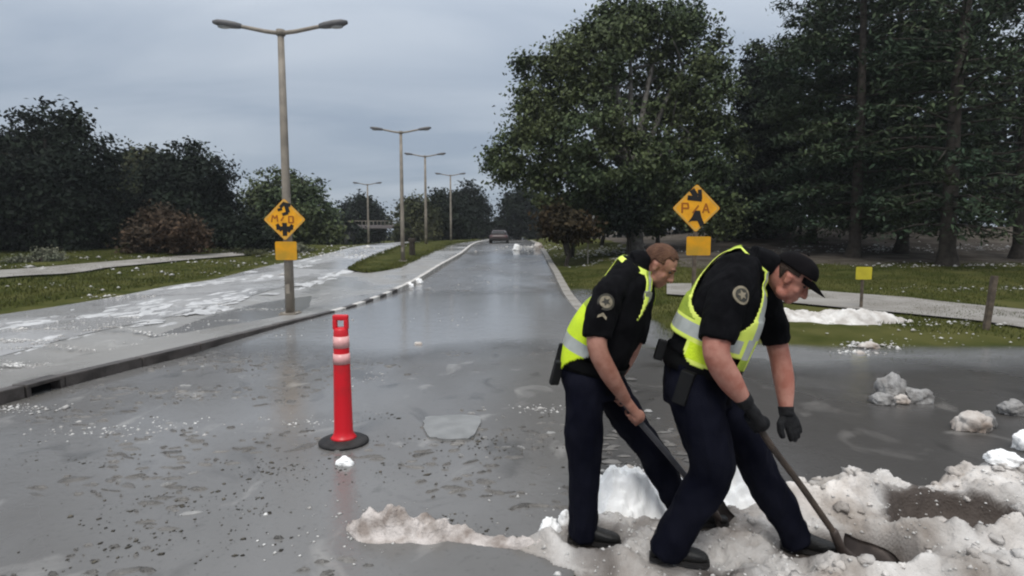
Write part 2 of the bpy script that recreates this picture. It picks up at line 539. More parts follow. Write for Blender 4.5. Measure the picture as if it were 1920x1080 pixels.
ROADY = YS[(YS >= -10) & (YS <= 171)]
sheet('road', lambda Y: K_(Y) - .1, MR_, ROADY, 30, MAT['road'], .034, lambda X, Y, t: .036 * fbm(X * .55, Y * .40, 5) * sm(4, 7, Y) * np.exp(-Y / 40) + .012 * fbm(X * 1.8, Y * 1.3, 6) * sm(5, 8, Y))
sheet('left_road', LL_, LR_, ROADY, 8, MAT['left_road'], .032)
sheet('median', lambda Y: LR_(Y) - .05, lambda Y: K_(Y) - .10, ROADY, 6, MAT['median'], .026, lambda X, Y, t: .115 * sm(0, .85, t) + 0 * X)
# side road: one sheet from below the main road's edge out to the right
xs = np.concatenate([np.arange(-1.0, 6, .2), np.arange(6, 44.1, 1.0)])
tt = np.linspace(0, 1, 40)
X = np.repeat(xs[:, None], 40, 1)
Y = -10 + (YB_(xs)[:, None] + 10) * tt
Z = ground_z(X, Y) + .026 + np.where(X > 1.6, .036 * fbm(X * .5, Y * .4, 9) * sm(4, 7, Y), 0)
Z = np.where(X < MR_(Y) + .15, ground_z(X, Y) + .012, Z)
tag(mesh_obj('side_road', grid_mesh('side_road', X[:, ::-1], Y[:, ::-1], Z[:, ::-1]), MAT['side_road'], smooth=True), kind='structure')
# grass island in the median
def island_l(Y): return np.interp(Y, [25.2, 26.6, 30, 60, 168], [-6.3, -7.5, -7.9, -8.5, -8.5])
def island_r(Y): return np.minimum(np.interp(Y, [25.2, 25.8, 27, 60], [-6.2, -5.6, -5.1, -3.4]), K_(Y) - .35)
sheet('median_grass', island_l, island_r, np.concatenate([np.linspace(25.2, 30, 16), np.arange(30.5, 168, 1.5)]), 6, MAT['grass_ground'], .10,
      lambda X, Y, t: .10 * np.sin(np.pi * t) + .04 * fbm(X, Y, 8))
# paths
def band(name, top, bot, mat, dz, n=60):
    a = np.array([tuple(hit(*p)) for p in top]); b = np.array([tuple(hit(*p)) for p in bot])
    s = np.linspace(0, 1, len(a)); q = np.linspace(0, 1, n)
    a = np.stack([np.interp(q, s, a[:, k]) for k in range(2)], -1); b = np.stack([np.interp(q, s, b[:, k]) for k in range(2)], -1)
    t = np.linspace(0, 1, 6)[None, :, None]
    XY = a[:, None] * (1 - t) + b[:, None] * t
    Z = ground_z(XY[..., 0], XY[..., 1]) + dz
    tag(mesh_obj(name, grid_mesh(name, XY[..., 0], XY[..., 1], Z), mat, smooth=True), kind='structure')
band('path', [(2300, 622), (1920, 586), (1700, 562), (1480, 545), (1250, 536)], [(2300, 668), (1920, 622), (1700, 594), (1480, 572), (1250, 556)], MAT['path'], .075)
band('footpath', [(-200, 522), (0, 510), (200, 494), (360, 481), (470, 474)], [(-200, 540), (0, 525), (200, 505), (360, 489), (470, 480)], MAT['path'], .085)

# leaf-strewn floor under the trees on the right
X, Y = np.meshgrid(np.concatenate([np.arange(5.5, 40, .5), np.arange(40, 90, 3)]), np.concatenate([np.arange(22, 60, .6), np.arange(60, 100, 4)]))
me = grid_mesh('forest_floor', X, Y, ground_z(X, Y) + .075 * sm(22.0, 24.5, Y + 2.2 * fbm(X * .35, Y * .35, 90)) * sm(5.5, 7.5, X + .8 * fbm(X * .5, Y * .5, 91)) - .06)
me.vertices.foreach_set('co', (np.stack([X, Y, ground_z(X, Y) + .06 + .05 * fbm(X * .5, Y * .5, 3) - .2 * (1 - sm(22.0, 24.5, Y - .12 * (X - 8) + 3.0 * fbm(X * .35, Y * .35, 90)) * sm(5.5, 7.5, X + .8 * fbm(X * .5, Y * .5, 91)))], -1)).astype(np.float32).ravel())
tag(mesh_obj('forest_floor', me, MAT['floor'], smooth=True), kind='structure')

# shallow silty flood water lying level in the dip
WZ = -.048
m, t, bb = nodes('flood_water')
bb.inputs['Base Color'].default_value = (.215, .217, .220, 1); bb.inputs['Roughness'].default_value = .13; bb.inputs['IOR'].default_value = 1.33
co = t.nodes.new('ShaderNodeTexCoord'); q_ = t.nodes.new('ShaderNodeMapping'); q_.inputs['Scale'].default_value = (1.2, 2.2, 1); t.links.new(co.outputs['Object'], q_.inputs[0])
n_ = t.nodes.new('ShaderNodeTexNoise'); n_.inputs['Scale'].default_value = 3.2; n_.inputs['Detail'].default_value = 5; n_.inputs['Distortion'].default_value = .6; t.links.new(q_.outputs[0], n_.inputs['Vector'])
b_ = t.nodes.new('ShaderNodeBump'); b_.inputs['Strength'].default_value = .10; b_.inputs['Distance'].default_value = .05; t.links.new(n_.outputs['Fac'], b_.inputs['Height']); t.links.new(b_.outputs[0], bb.inputs['Normal'])
# the silty water turns opaque with depth
at_ = t.nodes.new('ShaderNodeAttribute'); at_.attribute_name = 'depth'
mr_ = t.nodes.new('ShaderNodeMapRange'); mr_.interpolation_type = 'SMOOTHSTEP'; mr_.inputs['From Min'].default_value = -.002; mr_.inputs['From Max'].default_value = .055; mr_.inputs['To Min'].default_value = .0; mr_.inputs['To Max'].default_value = .97
t.links.new(at_.outputs['Fac'], mr_.inputs['Value']); t.links.new(mr_.outputs[0], bb.inputs['Alpha'])
X, Y = np.meshgrid(np.arange(-15, 14.01, .2), np.arange(5.0, 23.01, .2))
bed = np.where(corridor(X, Y), ground_z(X, Y) + .034 + .036 * np.where(X < MR_(Y), fbm(X * .55, Y * .40, 5), fbm(X * .5, Y * .4, 9)) * sm(4, 7, Y), ground_z(X, Y) + .02 + .05 * fbm(X * .5, Y * .5, 3))
me = grid_mesh('water', X, Y, np.full_like(X, WZ))
a_ = me.attributes.new('depth', 'FLOAT', 'POINT'); a_.data.foreach_set('value', (WZ - bed).astype(np.float32).ravel())
tag(mesh_obj('water', me, m, smooth=True), kind='structure')

# ------------------------------------------------------------------ kerbs, stone by stone
def stone_mesh(name, l, wd, h):
    bm = bmesh.new()
    add_box(bm, (0, 0, 0), (l, wd, h), bevel=.018)
    bmesh.ops.recalc_face_normals(bm, faces=bm.faces)
    me = bpy.data.meshes.new(name); bm.to_mesh(me); bm.free()
    return me

def kerb(pts, lens, side, mats, name='kerb', h=.15, wd=.16):
    """pts: path as function s -> (x, y); lens: list of stone lengths."""
    root = thing(name, None, None, (0, 0, 0)); tag(root, kind='structure')
    cache = {}
    s = 0.0
    for i, l in enumerate(lens):
        m = mats(s + l / 2, i)
        if m is None:
            s += l; continue
        a = Vector((*pts(s + .008), 0)); b = Vector((*pts(s + l - .008), 0))
        t = (b - a); c = (a + b) / 2
        n = Vector((-t.y, t.x, 0)).normalized() * side
        key = (round(l, 2), m)
        if key not in cache:
            me = stone_mesh('kerb_stone', l - .016, wd, .30); me.materials.append(MAT[m]); cache[key] = me
        o = bpy.data.objects.new('kerb_stone', cache[key]); link(o, root)
        c += n * (wd / 2 + random.uniform(-.006, .006))
        za = float(road_z(a.y)); zb = float(road_z(b.y))
        zc_ = float(ground_z(c.x, c.y)) if side < 0 else (za + zb) / 2
        o.location = (c.x, c.y, zc_ + .034 + h - .15 + random.uniform(-.006, .006))
        o.rotation_euler = (random.uniform(-.015, .015), -math.atan2(zb - za, t.length) , math.atan2(t.y, t.x) + random.uniform(-.006, .006))
        o.scale = (t.length / (l - .016), 1, 1)
        s += l
    return root

def arclen(xy):
    xy = np.array(xy); d = np.concatenate([[0], np.cumsum(np.hypot(*np.diff(xy, axis=0).T))])
    return lambda s: (float(np.interp(s, d, xy[:, 0])), float(np.interp(s, d, xy[:, 1]))), d[-1]
yy = np.linspace(-4, 75, 500)
lk, lt = arclen(np.stack([K_(yy), yy], -1))
sy_ = np.linspace(0, lt, 2000); DRAIN_Y = hit(137, 742).y
sd_ = float(sy_[np.argmin([abs(lk(v)[1] - DRAIN_Y) for v in sy_])])
nb_ = int(round((sd_ - .25) / 1.2)); DRAIN_I = nb_
lens = [(sd_ - .25) / nb_] * nb_ + [.5]; s = sd_ + .25
while s < lt - 2:
    y = lk(s)[1]
    l = 1.2 if y < 13.2 else .62 if y < 19 else 1.3
    lens.append(l); s += l
DRAIN_Y = lk(sd_)[1]
def lmat(s, i):
    y = lk(s)[1]
    if i == DRAIN_I: return None
    if y < 13.2: return 'kerb_dark'
    if y < 19: return 'kerb_dark' if i % 2 else 'kerb_white'
    return 'kerb_white'
kerb(lk, lens, 1, lmat)
rxy = []
ry = np.linspace(11.7, 70, 300)
rk, rt = arclen(rxy + [(float(E_(y)), y) for y in ry])
kerb(rk, [1.2] * int(rt / 1.2), -1, lambda s, i: 'kerb_grey', h=.10, wd=.28)

# storm drain opening in the left kerb
dp = Vector((float(K_(DRAIN_Y)), DRAIN_Y, float(road_z(DRAIN_Y)) + .034))
dr = thing('storm_drain', 'black storm drain opening in the dark kerb beside the litter', 'drain', dp)
ta_ = Vector(lk(sd_ - .25)); tb_ = Vector(lk(sd_ + .25)); tv_ = (tb_ - ta_).normalized()
dr.rotation_euler = (0, 0, math.atan2(tv_.y, tv_.x) - R(90))
bm = bmesh.new(); add_box(bm, (-.09, 0, .128), (.20, .484, .045), bevel=.010); bm_obj('cover_slab', bm, MAT['kerb_dark'], dr)
for e in (-1, 1):
    bm = bmesh.new(); add_box(bm, (-.09, e * .213, .04), (.19, .056, .128), bevel=.008); bm_obj('side_wall', bm, MAT['kerb_dark'], dr)
bm = bmesh.new(); add_box(bm, (-.155, 0, .035), (.05, .368, .134)); bm_obj('shade_block', bm, MAT['black'], dr)  # solid block, painted black for the shade inside the drain

# pale square patch in the road
q = [hit(790, 790), hit(905, 786), hit(893, 834), hit(800, 834)]
bm = bmesh.new()
cc = sum(q, Vector()) / 4
out = []
for a, b in zip(q, q[1:] + q[:1]):
    for k in range(8):
        p = a.lerp(b, k / 8); p = cc + (p - cc) * ((1 - .16 * abs(k / 8 - .5) ** 2 * 4) + .05 * random.uniform(-1, 1))
        out.append(p)
vt = [bm.verts.new((p.x, p.y, float(ground_z(p.x, p.y)) + .052)) for p in out]
vb = [bm.verts.new((p.x, p.y, float(ground_z(p.x, p.y)) + .0)) for p in out]
bm.faces.new(vt)
for k in range(len(vt)): bm.faces.new((vt[k], vb[k], vb[(k + 1) % len(vt)], vt[(k + 1) % len(vt)]))
tag(bm_obj('road_patch', bm, MAT['patch']), kind='structure')

# ------------------------------------------------------------------ stuff on the ground
def blades(name, n, sampler, hmin, hmax, wid, zf, seed):
    g = np.random.default_rng(seed)
    x, y = sampler(g, n)
    n = len(x)
    z = zf(x, y)
    h = g.uniform(hmin, hmax, n); a = g.uniform(0, 2 * np.pi, n); lean = g.normal(0, .35, (n, 2)) * h[:, None]
    dx, dy = np.cos(a) * wid * h / hmax, np.sin(a) * wid * h / hmax
    V = np.empty((n, 3, 3))
    V[:, 0] = np.stack([x - dx, y - dy, z - .01], -1); V[:, 1] = np.stack([x + dx, y + dy, z - .01], -1)
    V[:, 2] = np.stack([x + lean[:, 0], y + lean[:, 1], z + h], -1)
    F = np.arange(n * 3).reshape(-1, 3)
    return tag(mesh_obj(name, big_mesh(name, V.reshape(-1, 3), F, g.random(n)), MAT['blade']), kind='stuff')

def samp_right(g, n):
    y = g.uniform(8.6, 26, n * 2); x = g.uniform(1.7, 26, n * 2)
    ok = ~corridor(x, y, .55) & (~corridor(x, y, -.05) | (g.random(n * 2) < .28)) & ((y > 11) | (x > E_(y) + 1)) & (x > E_(y) + .35) & (np.abs(x) < y * .92 + 1)
    ok &= vnoise(x * .6, y * .6, 4) > .22
    return x[ok][:n], y[ok][:n]
def samp_left(g, n):
    y = g.uniform(12, 40, n * 3); x = g.uniform(-32, -12.3, n * 3)
    ok = (x < LL_(y) - .05) & (-x < y * .92 + 1) & (g.random(n * 3) < 14 / y)
    ok &= vnoise(x * .6, y * .6, 14) > .2
    return x[ok][:n], y[ok][:n]
def samp_mid(g, n):
    y = g.uniform(25.3, 60, n * 3)
    t = g.random(n * 3); x = island_l(y) * (1 - t) + island_r(y) * t
    ok = g.random(n * 3) < 26 / y
    return x[ok][:n], y[ok][:n]
zt = lambda x, y: ground_z(x, y) + .02 + .05 * fbm(x * .5, y * .5, 3)
tag(blades('verge_grass', 60000, samp_right, .03, .085, .012, zt, 1), 'short green grass on the verge beside the side road and path', 'grass')
tag(blades('bank_grass', 36000, samp_left, .04, .12, .018, zt, 2), 'green grass bank along the far side of the left road', 'grass')
tag(blades('island_grass', 16000, samp_mid, .04, .13, .022, lambda x, y: ground_z(x, y) + .12, 3), 'grass on the median island between the two roads', 'grass')

def grains(name, pts, sizes, mat, flat, seed, kinds=7):
    """Irregular little lumps (octahedra pulled about), all in one object."""
    g = np.random.default_rng(seed)
    n = len(pts)
    base = np.array([[1, 0, 0], [0, 1, 0], [-1, 0, 0], [0, -1, 0], [0, 0, 1], [0, 0, -.6]], float)
    F0 = np.array([[0, 1, 4], [1, 2, 4], [2, 3, 4], [3, 0, 4], [1, 0, 5], [2, 1, 5], [3, 2, 5], [0, 3, 5]])
    V = base[None] * g.uniform(.55, 1.35, (n, 6, 1)) + g.normal(0, .12, (n, 6, 3))
    a = g.uniform(0, 2 * np.pi, n); c, s = np.cos(a), np.sin(a)
    V = np.stack([V[..., 0] * c[:, None] - V[..., 1] * s[:, None], V[..., 0] * s[:, None] + V[..., 1] * c[:, None], V[..., 2] * flat], -1)
    V = V * np.asarray(sizes)[:, None, None] + np.asarray(pts)[:, None, :]
    F = (F0[None] + 6 * np.arange(n)[:, None, None]).reshape(-1, 3)
    return tag(mesh_obj(name, big_mesh(name, V.reshape(-1, 3), F, np.repeat(g.random(n), 8)), mat), kind='stuff')

# dark leaf litter and mud crumbs left in drift lines on the road
g = np.random.default_rng(31)
n = 26000
y = g.uniform(2.9, 26, n); x = g.uniform(-6.2, 3, n)
den = vnoise(x * .9, y * 1.5, 60) * .55 + vnoise(x * 2.6, y * 4.2, 61) * .45
ok = (den > .69) & (x > K_(y) + .05) & (x < E_(y)) & (g.random(n) < 7 / y)
x, y = x[ok], y[ok]
cl = []
for px, py, m, sp in [(205, 735, 120, .16), (240, 728, 60, .12), (500, 885, 70, .25), (530, 890, 40, .12), (440, 940, 60, .25), (330, 985, 70, .3), (560, 808, 50, .15), (700, 790, 40, .2),
                      (680, 835, 60, .22), (880, 830, 110, .22), (960, 850, 90, .3), (480, 968, 30, .1), (300, 960, 60, .2), (930, 1010, 20, .12), (835, 985, 25, .1),
                      (700, 700, 30, .3), (1010, 770, 30, .2), (160, 880, 40, .3), (760, 890, 40, .25), (620, 905, 40, .25), (400, 1040, 50, .25), (220, 1050, 50, .3)]:
    c = hit(px, py)
    cl.append(np.stack([g.normal(c.x, sp, m), g.normal(c.y, sp * .55, m)], -1))
cl = np.concatenate(cl)
x = np.concatenate([x, cl[:, 0]]); y = np.concatenate([y, cl[:, 1]])
# and a dirty line of silt and litter in the left gutter
gy_ = g.uniform(3, 19, 1500); gx_ = K_(gy_) + np.abs(g.normal(0, .07, 1500)) + .01
x = np.concatenate([x, gx_]); y = np.concatenate([y, gy_])
tag(grains('road_litter', np.stack([x, y, road_z(y) + .037], -1), g.gamma(2.0, .0029, len(x)) + .0015, MAT['litter'], .28, 5),
    'dark leaf litter and mud crumbs strewn over the wet road', 'litter')

# thin smears of mud and slush lying on the road
def smears(name, label, n, mat, seed, thr, smin, smax, near, left=False):
    g = np.random.default_rng(seed)
    y = g.uniform(2.6, 20, n * 8); x = g.uniform(-6.3, 2.6, n * 8)
    den = vnoise(x * .7, y * 1.2, seed) * .6 + vnoise(x * 2.2, y * 3.5, seed + 1) * .4
    ok = (den > thr) & (x > K_(y) + .15) & (x < E_(y) - .1) & (g.random(n * 8) < near / y)
    if left:
        y = g.uniform(8, 34, n * 8); x = g.uniform(-12.4, -7.0, n * 8)
        den = vnoise(x * 1.1, y * .35, seed) * .6 + vnoise(x * 3, y * 1.2, seed + 1) * .4
        ok = (den > thr) & (x > LL_(y) + .2)
    x, y = x[ok][:n], y[ok][:n]; n = len(x)
    k = 14
    a = np.linspace(0, 2 * np.pi, k, endpoint=False)[None]
    rx = g.uniform(smin, smax, n)[:, None] * g.uniform(.6, 1.6, (n, 1)); ry = rx * g.uniform(.12, .42, (n, 1))
    r = 1 + .35 * g.normal(size=(n, k)).clip(-1.6, 1.6); r = (r + np.roll(r, 1, 1)) / 2
    rot = g.normal(0, .35, (n, 1)) + (1.45 if left else 0)
    px_, py_ = rx * r * np.cos(a), ry * r * np.sin(a)
    X = x[:, None] + px_ * np.cos(rot) - py_ * np.sin(rot); Y = y[:, None] + px_ * np.sin(rot) + py_ * np.cos(rot)
    zr = (ground_z(X, Y) if left else road_z(Y)) + .034 + .036 * fbm(X * .55, Y * .40, 5) * sm(4, 7, Y) * np.exp(-Y / 40)
    hh = g.uniform(.006, .016, (n, 1))
    Xi = x[:, None] + (X - x[:, None]) * .55; Yi = y[:, None] + (Y - y[:, None]) * .55
    V = np.concatenate([np.stack([X, Y, zr - .004], -1), np.stack([Xi, Yi, zr + hh * g.uniform(.5, 1.3, (n, k))], -1), np.stack([x, y, zr.mean(1) + hh[:, 0]], -1)[:, None]], 1)
    i = np.arange(k); j = (i + 1) % k
    F = np.concatenate([np.stack([i, j, k + j], -1), np.stack([i, k + j, k + i], -1), np.stack([k + i, k + j, np.full(k, 2 * k)], -1)])
    F = (F[None] + (2 * k + 1) * np.arange(n)[:, None, None]).reshape(-1, 3)
    o = mesh_obj(name, big_mesh(name, V.reshape(-1, 3), F, np.repeat(g.random(n), 3 * k)), mat, smooth=True)
    return tag(o, label, 'mud' if 'mud' in name else 'slush', kind='stuff')
smears('mud_smears', 'dark muddy smears drifted over the wet road', 1400, M('mud', (.080, .074, .067), (.130, .122, .113), scale=5, rough=.35, bump=.5, bscale=60, spec=.5, tint=.35), 811, .54, .012, .075, 5.5)
smears('slush_smears', 'pale slush patches melting on the wet road', 150, M('slush', (.26, .255, .248), (.19, .186, .18), scale=6, rough=.35, bump=.6, bscale=60, spec=.5, tint=.3), 913, .58, .012, .05, 5.0)

smears('slush_streaks', 'white slush streaks along the left road', 300, M('white_slush', (.54, .54, .54), (.42, .42, .42), scale=6, rough=.5, bump=.6, bscale=60, spec=.4, tint=.2), 1013, .50, .10, .42, 5.0, True)

# hail left lying on the roads and grass
def hail_field(name, label, regs, seed):
    g = np.random.default_rng(seed)
    P_, S_ = [], []
    for (px, py, m, sx_, sy_, s0) in regs:
        c = hit(px, py)
        x = g.normal(c.x, sx_, m); y = g.normal(c.y, sy_, m)
        k = ((x > K_(y) + .1) | (x < K_(y) - .4)) & ((m < 350) | (vnoise(x * 1.3, y * 5, 3) > .42))
        x, y = x[k], y[k]
        lift = np.where(corridor(x, y), .036, .06)
        lift = np.where((x < K_(y)) & (x > LR_(y)), .1, lift)
        z = ground_z(x, y) + lift
        z = np.where((y > 7) & (y < 23) & (x > -15) & (x < 9), np.maximum(z, WZ + .004), z)
        P_.append(np.stack([x, y, z], -1)); S_.append(g.gamma(2.2, s0 / 2.2, len(x)))
    return tag(grains(name, np.concatenate(P_), np.concatenate(S_), MAT['hail_grain'], .5, seed), label, 'hail')
hail_field('scattered_hail', 'loose white hailstones scattered over roads and verges', [
    (150, 622, 1300, 1.5, .09, .013), (330, 598, 900, 1.2, .08, .013), (30, 643, 900, 1.0, .09, .013), (450, 586, 400, .9, .09, .013), (160, 612, 300, 1.8, .5, .012),
    (230, 815, 260, .35, .12, .010), (330, 800, 90, .2, .08, .010), (20, 700, 900, .5, .12, .010), (120, 660, 500, .8, .10, .010), (20, 775, 150, .25, .1, .012),
    (700, 715, 60, .12, .2, .008), (560, 800, 140, .25, .1, .008), (1020, 775, 60, .15, .08, .012), (660, 1000, 80, .3, .2, .008),
    (240, 560, 60, .8, .3, .03), (330, 490, 120, 2.5, .6, .05), (100, 540, 40, 1, .4, .03), (150, 505, 120, 4, .6, .05), (590, 480, 260, 3, 1, .06), (680, 468, 160, 2.5, 2, .07),
    (1640, 655, 90, .3, .12, .02), (1610, 670, 60, .2, .1, .018), (1800, 612, 120, 1.2, .25, .022), (1760, 640, 40, .8, .3, .02), (1560, 570, 60, .8, .3, .02),
    (1860, 500, 500, 3, .5, .035), (1700, 470, 500, 4, .6, .045), (1560, 466, 400, 4, .6, .045), (1820, 545, 120, 1.6, .3, .02), (1120, 472, 300, 1.6, 1.2, .05), (1200, 472, 260, 1.5, .7, .05), (1160, 486, 120, 1.0, .3, .03), (1000, 466, 400, 1.0, 2.0, .05), (1100, 500, 30, .7, .6, .03),
    (1180, 890, 60, .12, .07, .012), (900, 530, 20, .6, .5, .02), (840, 610, 20, .3, .5, .015)], 77)

# ------------------------------------------------------------------ street lamps
LAMP_H = 6.5
def make_lamp():
    r = thing('street_lamp', None, 'street lamp', (0, 0, 0), 'twin-arm street lamps along the median')
    bm = bmesh.new()
    add_tube(bm, [(0, 0, -.1), (0, 0, 2), (0, 0, 4.4), (0, 0, LAMP_H - .04)], [.110, .100, .086, .070], seg=20, rounded=False)
    bm_obj('pole', bm, MAT['lamp_metal'], r, True)
    bm = bmesh.new()
    add_tube(bm, [(0, 0, LAMP_H - .10), (0, 0, LAMP_H + .02)], .10, seg=20, rounded=False)
    bm_obj('pole_cap', bm, MAT['lamp_metal'], r, True)
    bm = bmesh.new()
    add_box(bm, (0, 0, .03), (.40, .40, .05), bevel=.01)
    for a in (-1, 1):
        for b in (-1, 1): add_tube(bm, [(a * .15, b * .15, .05), (a * .15, b * .15, .09)], .018, seg=6, rounded=False)
    bm_obj('base_plate', bm, MAT['lamp_metal'], r)
    bm = bmesh.new(); add_box(bm, (.0, -.112, .62), (.10, .02, .22), bevel=.006); bm_obj('access_door', bm, MAT['lamp_metal'], r)
    for sx_ in (-1, 1):
        bm = bmesh.new()
        add_tube(bm, [(sx_ * .02, 0, LAMP_H - .05), (sx_ * .35, 0, LAMP_H - .01), (sx_ * .75, 0, LAMP_H + .07), (sx_ * 1.1, 0, LAMP_H + .135)],
                 [.048, .045, .042, .040], seg=10)
        arm = bm_obj('arm', bm, MAT['lamp_metal'], r, True)
        bm = bmesh.new()
        c = [(sx_ * (.88 + .64 * t), 0, LAMP_H + .105 + .085 * t) for t in (0, .2, .5, .8, 1)]
        add_loft(bm, [(Vector(p), Vector((0, wd, 0)), Vector((0, 0, hh))) for p, wd, hh in zip(c, (.05, .10, .125, .12, .06), (.05, .068, .078, .07, .035))], seg=16, power=2.6)
        head = bm_obj('luminaire', bm, MAT['lamp_head'], r, True)
        bm = bmesh.new()
        add_ball(bm, (sx_ * 1.26, 0, LAMP_H + .095), (.17, 0, 0), (0, .085, 0), (0, 0, .045), 12, 8)
        bm_obj('lens', bm, MAT['lens'], head, True)
    return r

def copy_tree(o, parent=None):
    c = o.copy(); COL.objects.link(c)
    if parent is not None: c.parent = parent
    for ch in list(o.children): copy_tree(ch, c)
    return c

lamp0 = make_lamp()
lamps = [(541, 13.8, 'tall twin-arm street lamp carrying the yellow diamond sign'),
         (755.5, 29.9, 'twin-arm street lamp at the tip of the grass island, second along the row'),
         (799.5, 43.6, 'twin-arm street lamp in front of the olive bushes, third along the median row'),
         (846, 58.5, 'pale distant twin-arm street lamp before the tall round tree'),
         (869, 118, 'smallest twin-arm street lamp, far down the median by the round trees'),
         (692, 62, 'lone hazy twin-arm street lamp across the left road near the bridge')]
for i, (px, d, lab) in enumerate(lamps):
    o = lamp0 if i == 0 else copy_tree(lamp0)
    x = (px - 960) / 1100 * d
    zz = float(ground_z(x, d)) + (.12 if x > -10 else .03)
    o.location = (x, d, zz)
    o['label'] = lab
LX, LY, LZ = lamp0.location

# ------------------------------------------------------------------ yellow warning signs
def rounded_poly(pts, r, n=4):
    out = []
    for i, p in enumerate(pts):
        a, b = Vector(pts[i - 1]), Vector(pts[(i + 1) % len(pts)]); p = Vector(p)
        u, v = (a - p).normalized(), (b - p).normalized()
        for k in range(n + 1):
            t = k / n
            out.append((p + u * r * (1 - t) ** 2 + v * r * t * t))
    return out

def plate(name, pts, th, mat, parent, y=0.0, r=0.0):
    """Flat plate in the x-z plane facing -y."""
    if r: pts = rounded_poly(pts, r)
    bm = bmesh.new()
    f = [bm.verts.new((p[0], y, p[1])) for p in pts]
    b = [bm.verts.new((p[0], y + th, p[1])) for p in pts]
    bm.faces.new(f); bm.faces.new(list(reversed(b)))
    for k in range(len(f)): bm.faces.new((f[k], b[k], b[(k + 1) % len(f)], f[(k + 1) % len(f)]))
    return bm_obj(name, bm, mat, parent)

def marks(name, polys, mat, parent, y):
    bm = bmesh.new()
    if name == 'symbol':
        o_ = []
        for pts in polys:
            pts = [Vector(p).to_2d() for p in pts]; o_.append(pts)
        c_ = sum((sum(p, Vector((0, 0))) / len(p) for p in o_), Vector((0, 0))) / len(o_)
        polys = [[c_ + (p - c_) * 1.5 - c_ * .10 for p in pts] for pts in o_]
    for q_, pts in enumerate(polys):
        f = [bm.verts.new((p[0], y - .0007 * q_, p[1])) for p in pts]
        b = [bm.verts.new((p[0], y + .003, p[1])) for p in pts]
        bm.faces.new(f)
        for k in range(len(f)): bm.faces.new((f[k], b[k], b[(k + 1) % len(f)], f[(k + 1) % len(f)]))
    return bm_obj(name, bm, mat, parent)

def stroke(a, b, w_):
    a, b = Vector(a), Vector(b); t = (b - a).normalized(); n = Vector((-t.y, t.x)) * w_ / 2
    return [a + n, a - n, b - n, b + n]

def diamond(root, hd, lw=1.0):
    plate('panel', [(0, hd), (hd, 0), (0, -hd), (-hd, 0)], .004, MAT['sign_yellow'], root, 0, hd * .10)
    h2 = hd * .93
    bm = bmesh.new()
    o_ = rounded_poly([(0, hd * .965), (hd * .965, 0), (0, -hd * .965), (-hd * .965, 0)], hd * .1)
    i_ = rounded_poly([(0, hd * .90), (hd * .90, 0), (0, -hd * .90), (-hd * .90, 0)], hd * .09)
    a = [bm.verts.new((p[0], -.003, p[1])) for p in o_]; b = [bm.verts.new((p[0], -.003, p[1])) for p in i_]
    for k in range(len(a)): bm.faces.new((a[k], a[(k + 1) % len(a)], b[(k + 1) % len(a)], b[k]))
    bm_obj('border', bm, MAT['sign_edge'], root)

s1 = thing('warning_sign', 'yellow diamond sign with black marks fixed to the tall lamp pole', 'road sign', (LX - .0, LY - .155, 1.83 - (412 - 440) / 1100 * (LY - .15) + .0), 'yellow diamond warning signs')
diamond(s1, .485)
marks('symbol', [stroke((-.06, .30), (.00, .36), .05), stroke((-.02, .36), (.10, .33), .055), stroke((.03, .34), (.06, .22), .06), stroke((.06, .22), (-.03, .19), .045), stroke((-.10, .26), (-.03, .28), .04)], MAT['sign_black'], s1, -.006)
marks('symbol', [stroke((-.13, -.22), (.13, -.22), .055), stroke((0, -.14), (0, -.34), .07), stroke((-.12, -.16), (-.05, -.26), .05), stroke((.12, -.17), (.05, -.28), .05)], MAT['sign_black'], s1, -.006)
for gl_ in ([stroke((-.30, -.06), (-.27, .10), .03), stroke((-.27, .10), (-.22, .02), .03), stroke((-.22, .02), (-.17, .10), .03), stroke((-.17, .10), (-.16, -.05), .03)],
            [stroke((-.08, -.03), (-.02, .06), .035)], [stroke((-.06, -.09), (-.01, -.11), .045)],
            [stroke((.10, .07), (.20, .07), .03), stroke((.10, .08), (.10, -.08), .03), stroke((.10, -.07), (.20, -.07), .03), stroke((.20, -.07), (.20, .07), .035)]):
    marks('letter_mark', gl_, MAT['sign_brown'], s1, -.006)
for z in (-.2, .2):
    bm = bmesh.new(); add_box(bm, (0, .030, z), (.26, .05, .035), bevel=.004); bm_obj('bracket', bm, MAT['sign_back'], s1)
s1b = thing('sign_plaque', 'blank amber plaque under the diamond sign on the tall lamp pole', 'sign plaque', (LX + .01, LY - .155, 1.83 - (470 - 440) / 1100 * (LY - .15)), 'amber sign plaques')
plate('panel', [(-.25, -.215), (.25, -.215), (.25, .215), (-.25, .215)], .004, MAT['plaque'], s1b, 0, .04)
bm = bmesh.new(); add_box(bm, (0, .030, 0), (.22, .05, .035), bevel=.004); bm_obj('bracket', bm, MAT['sign_back'], s1b)

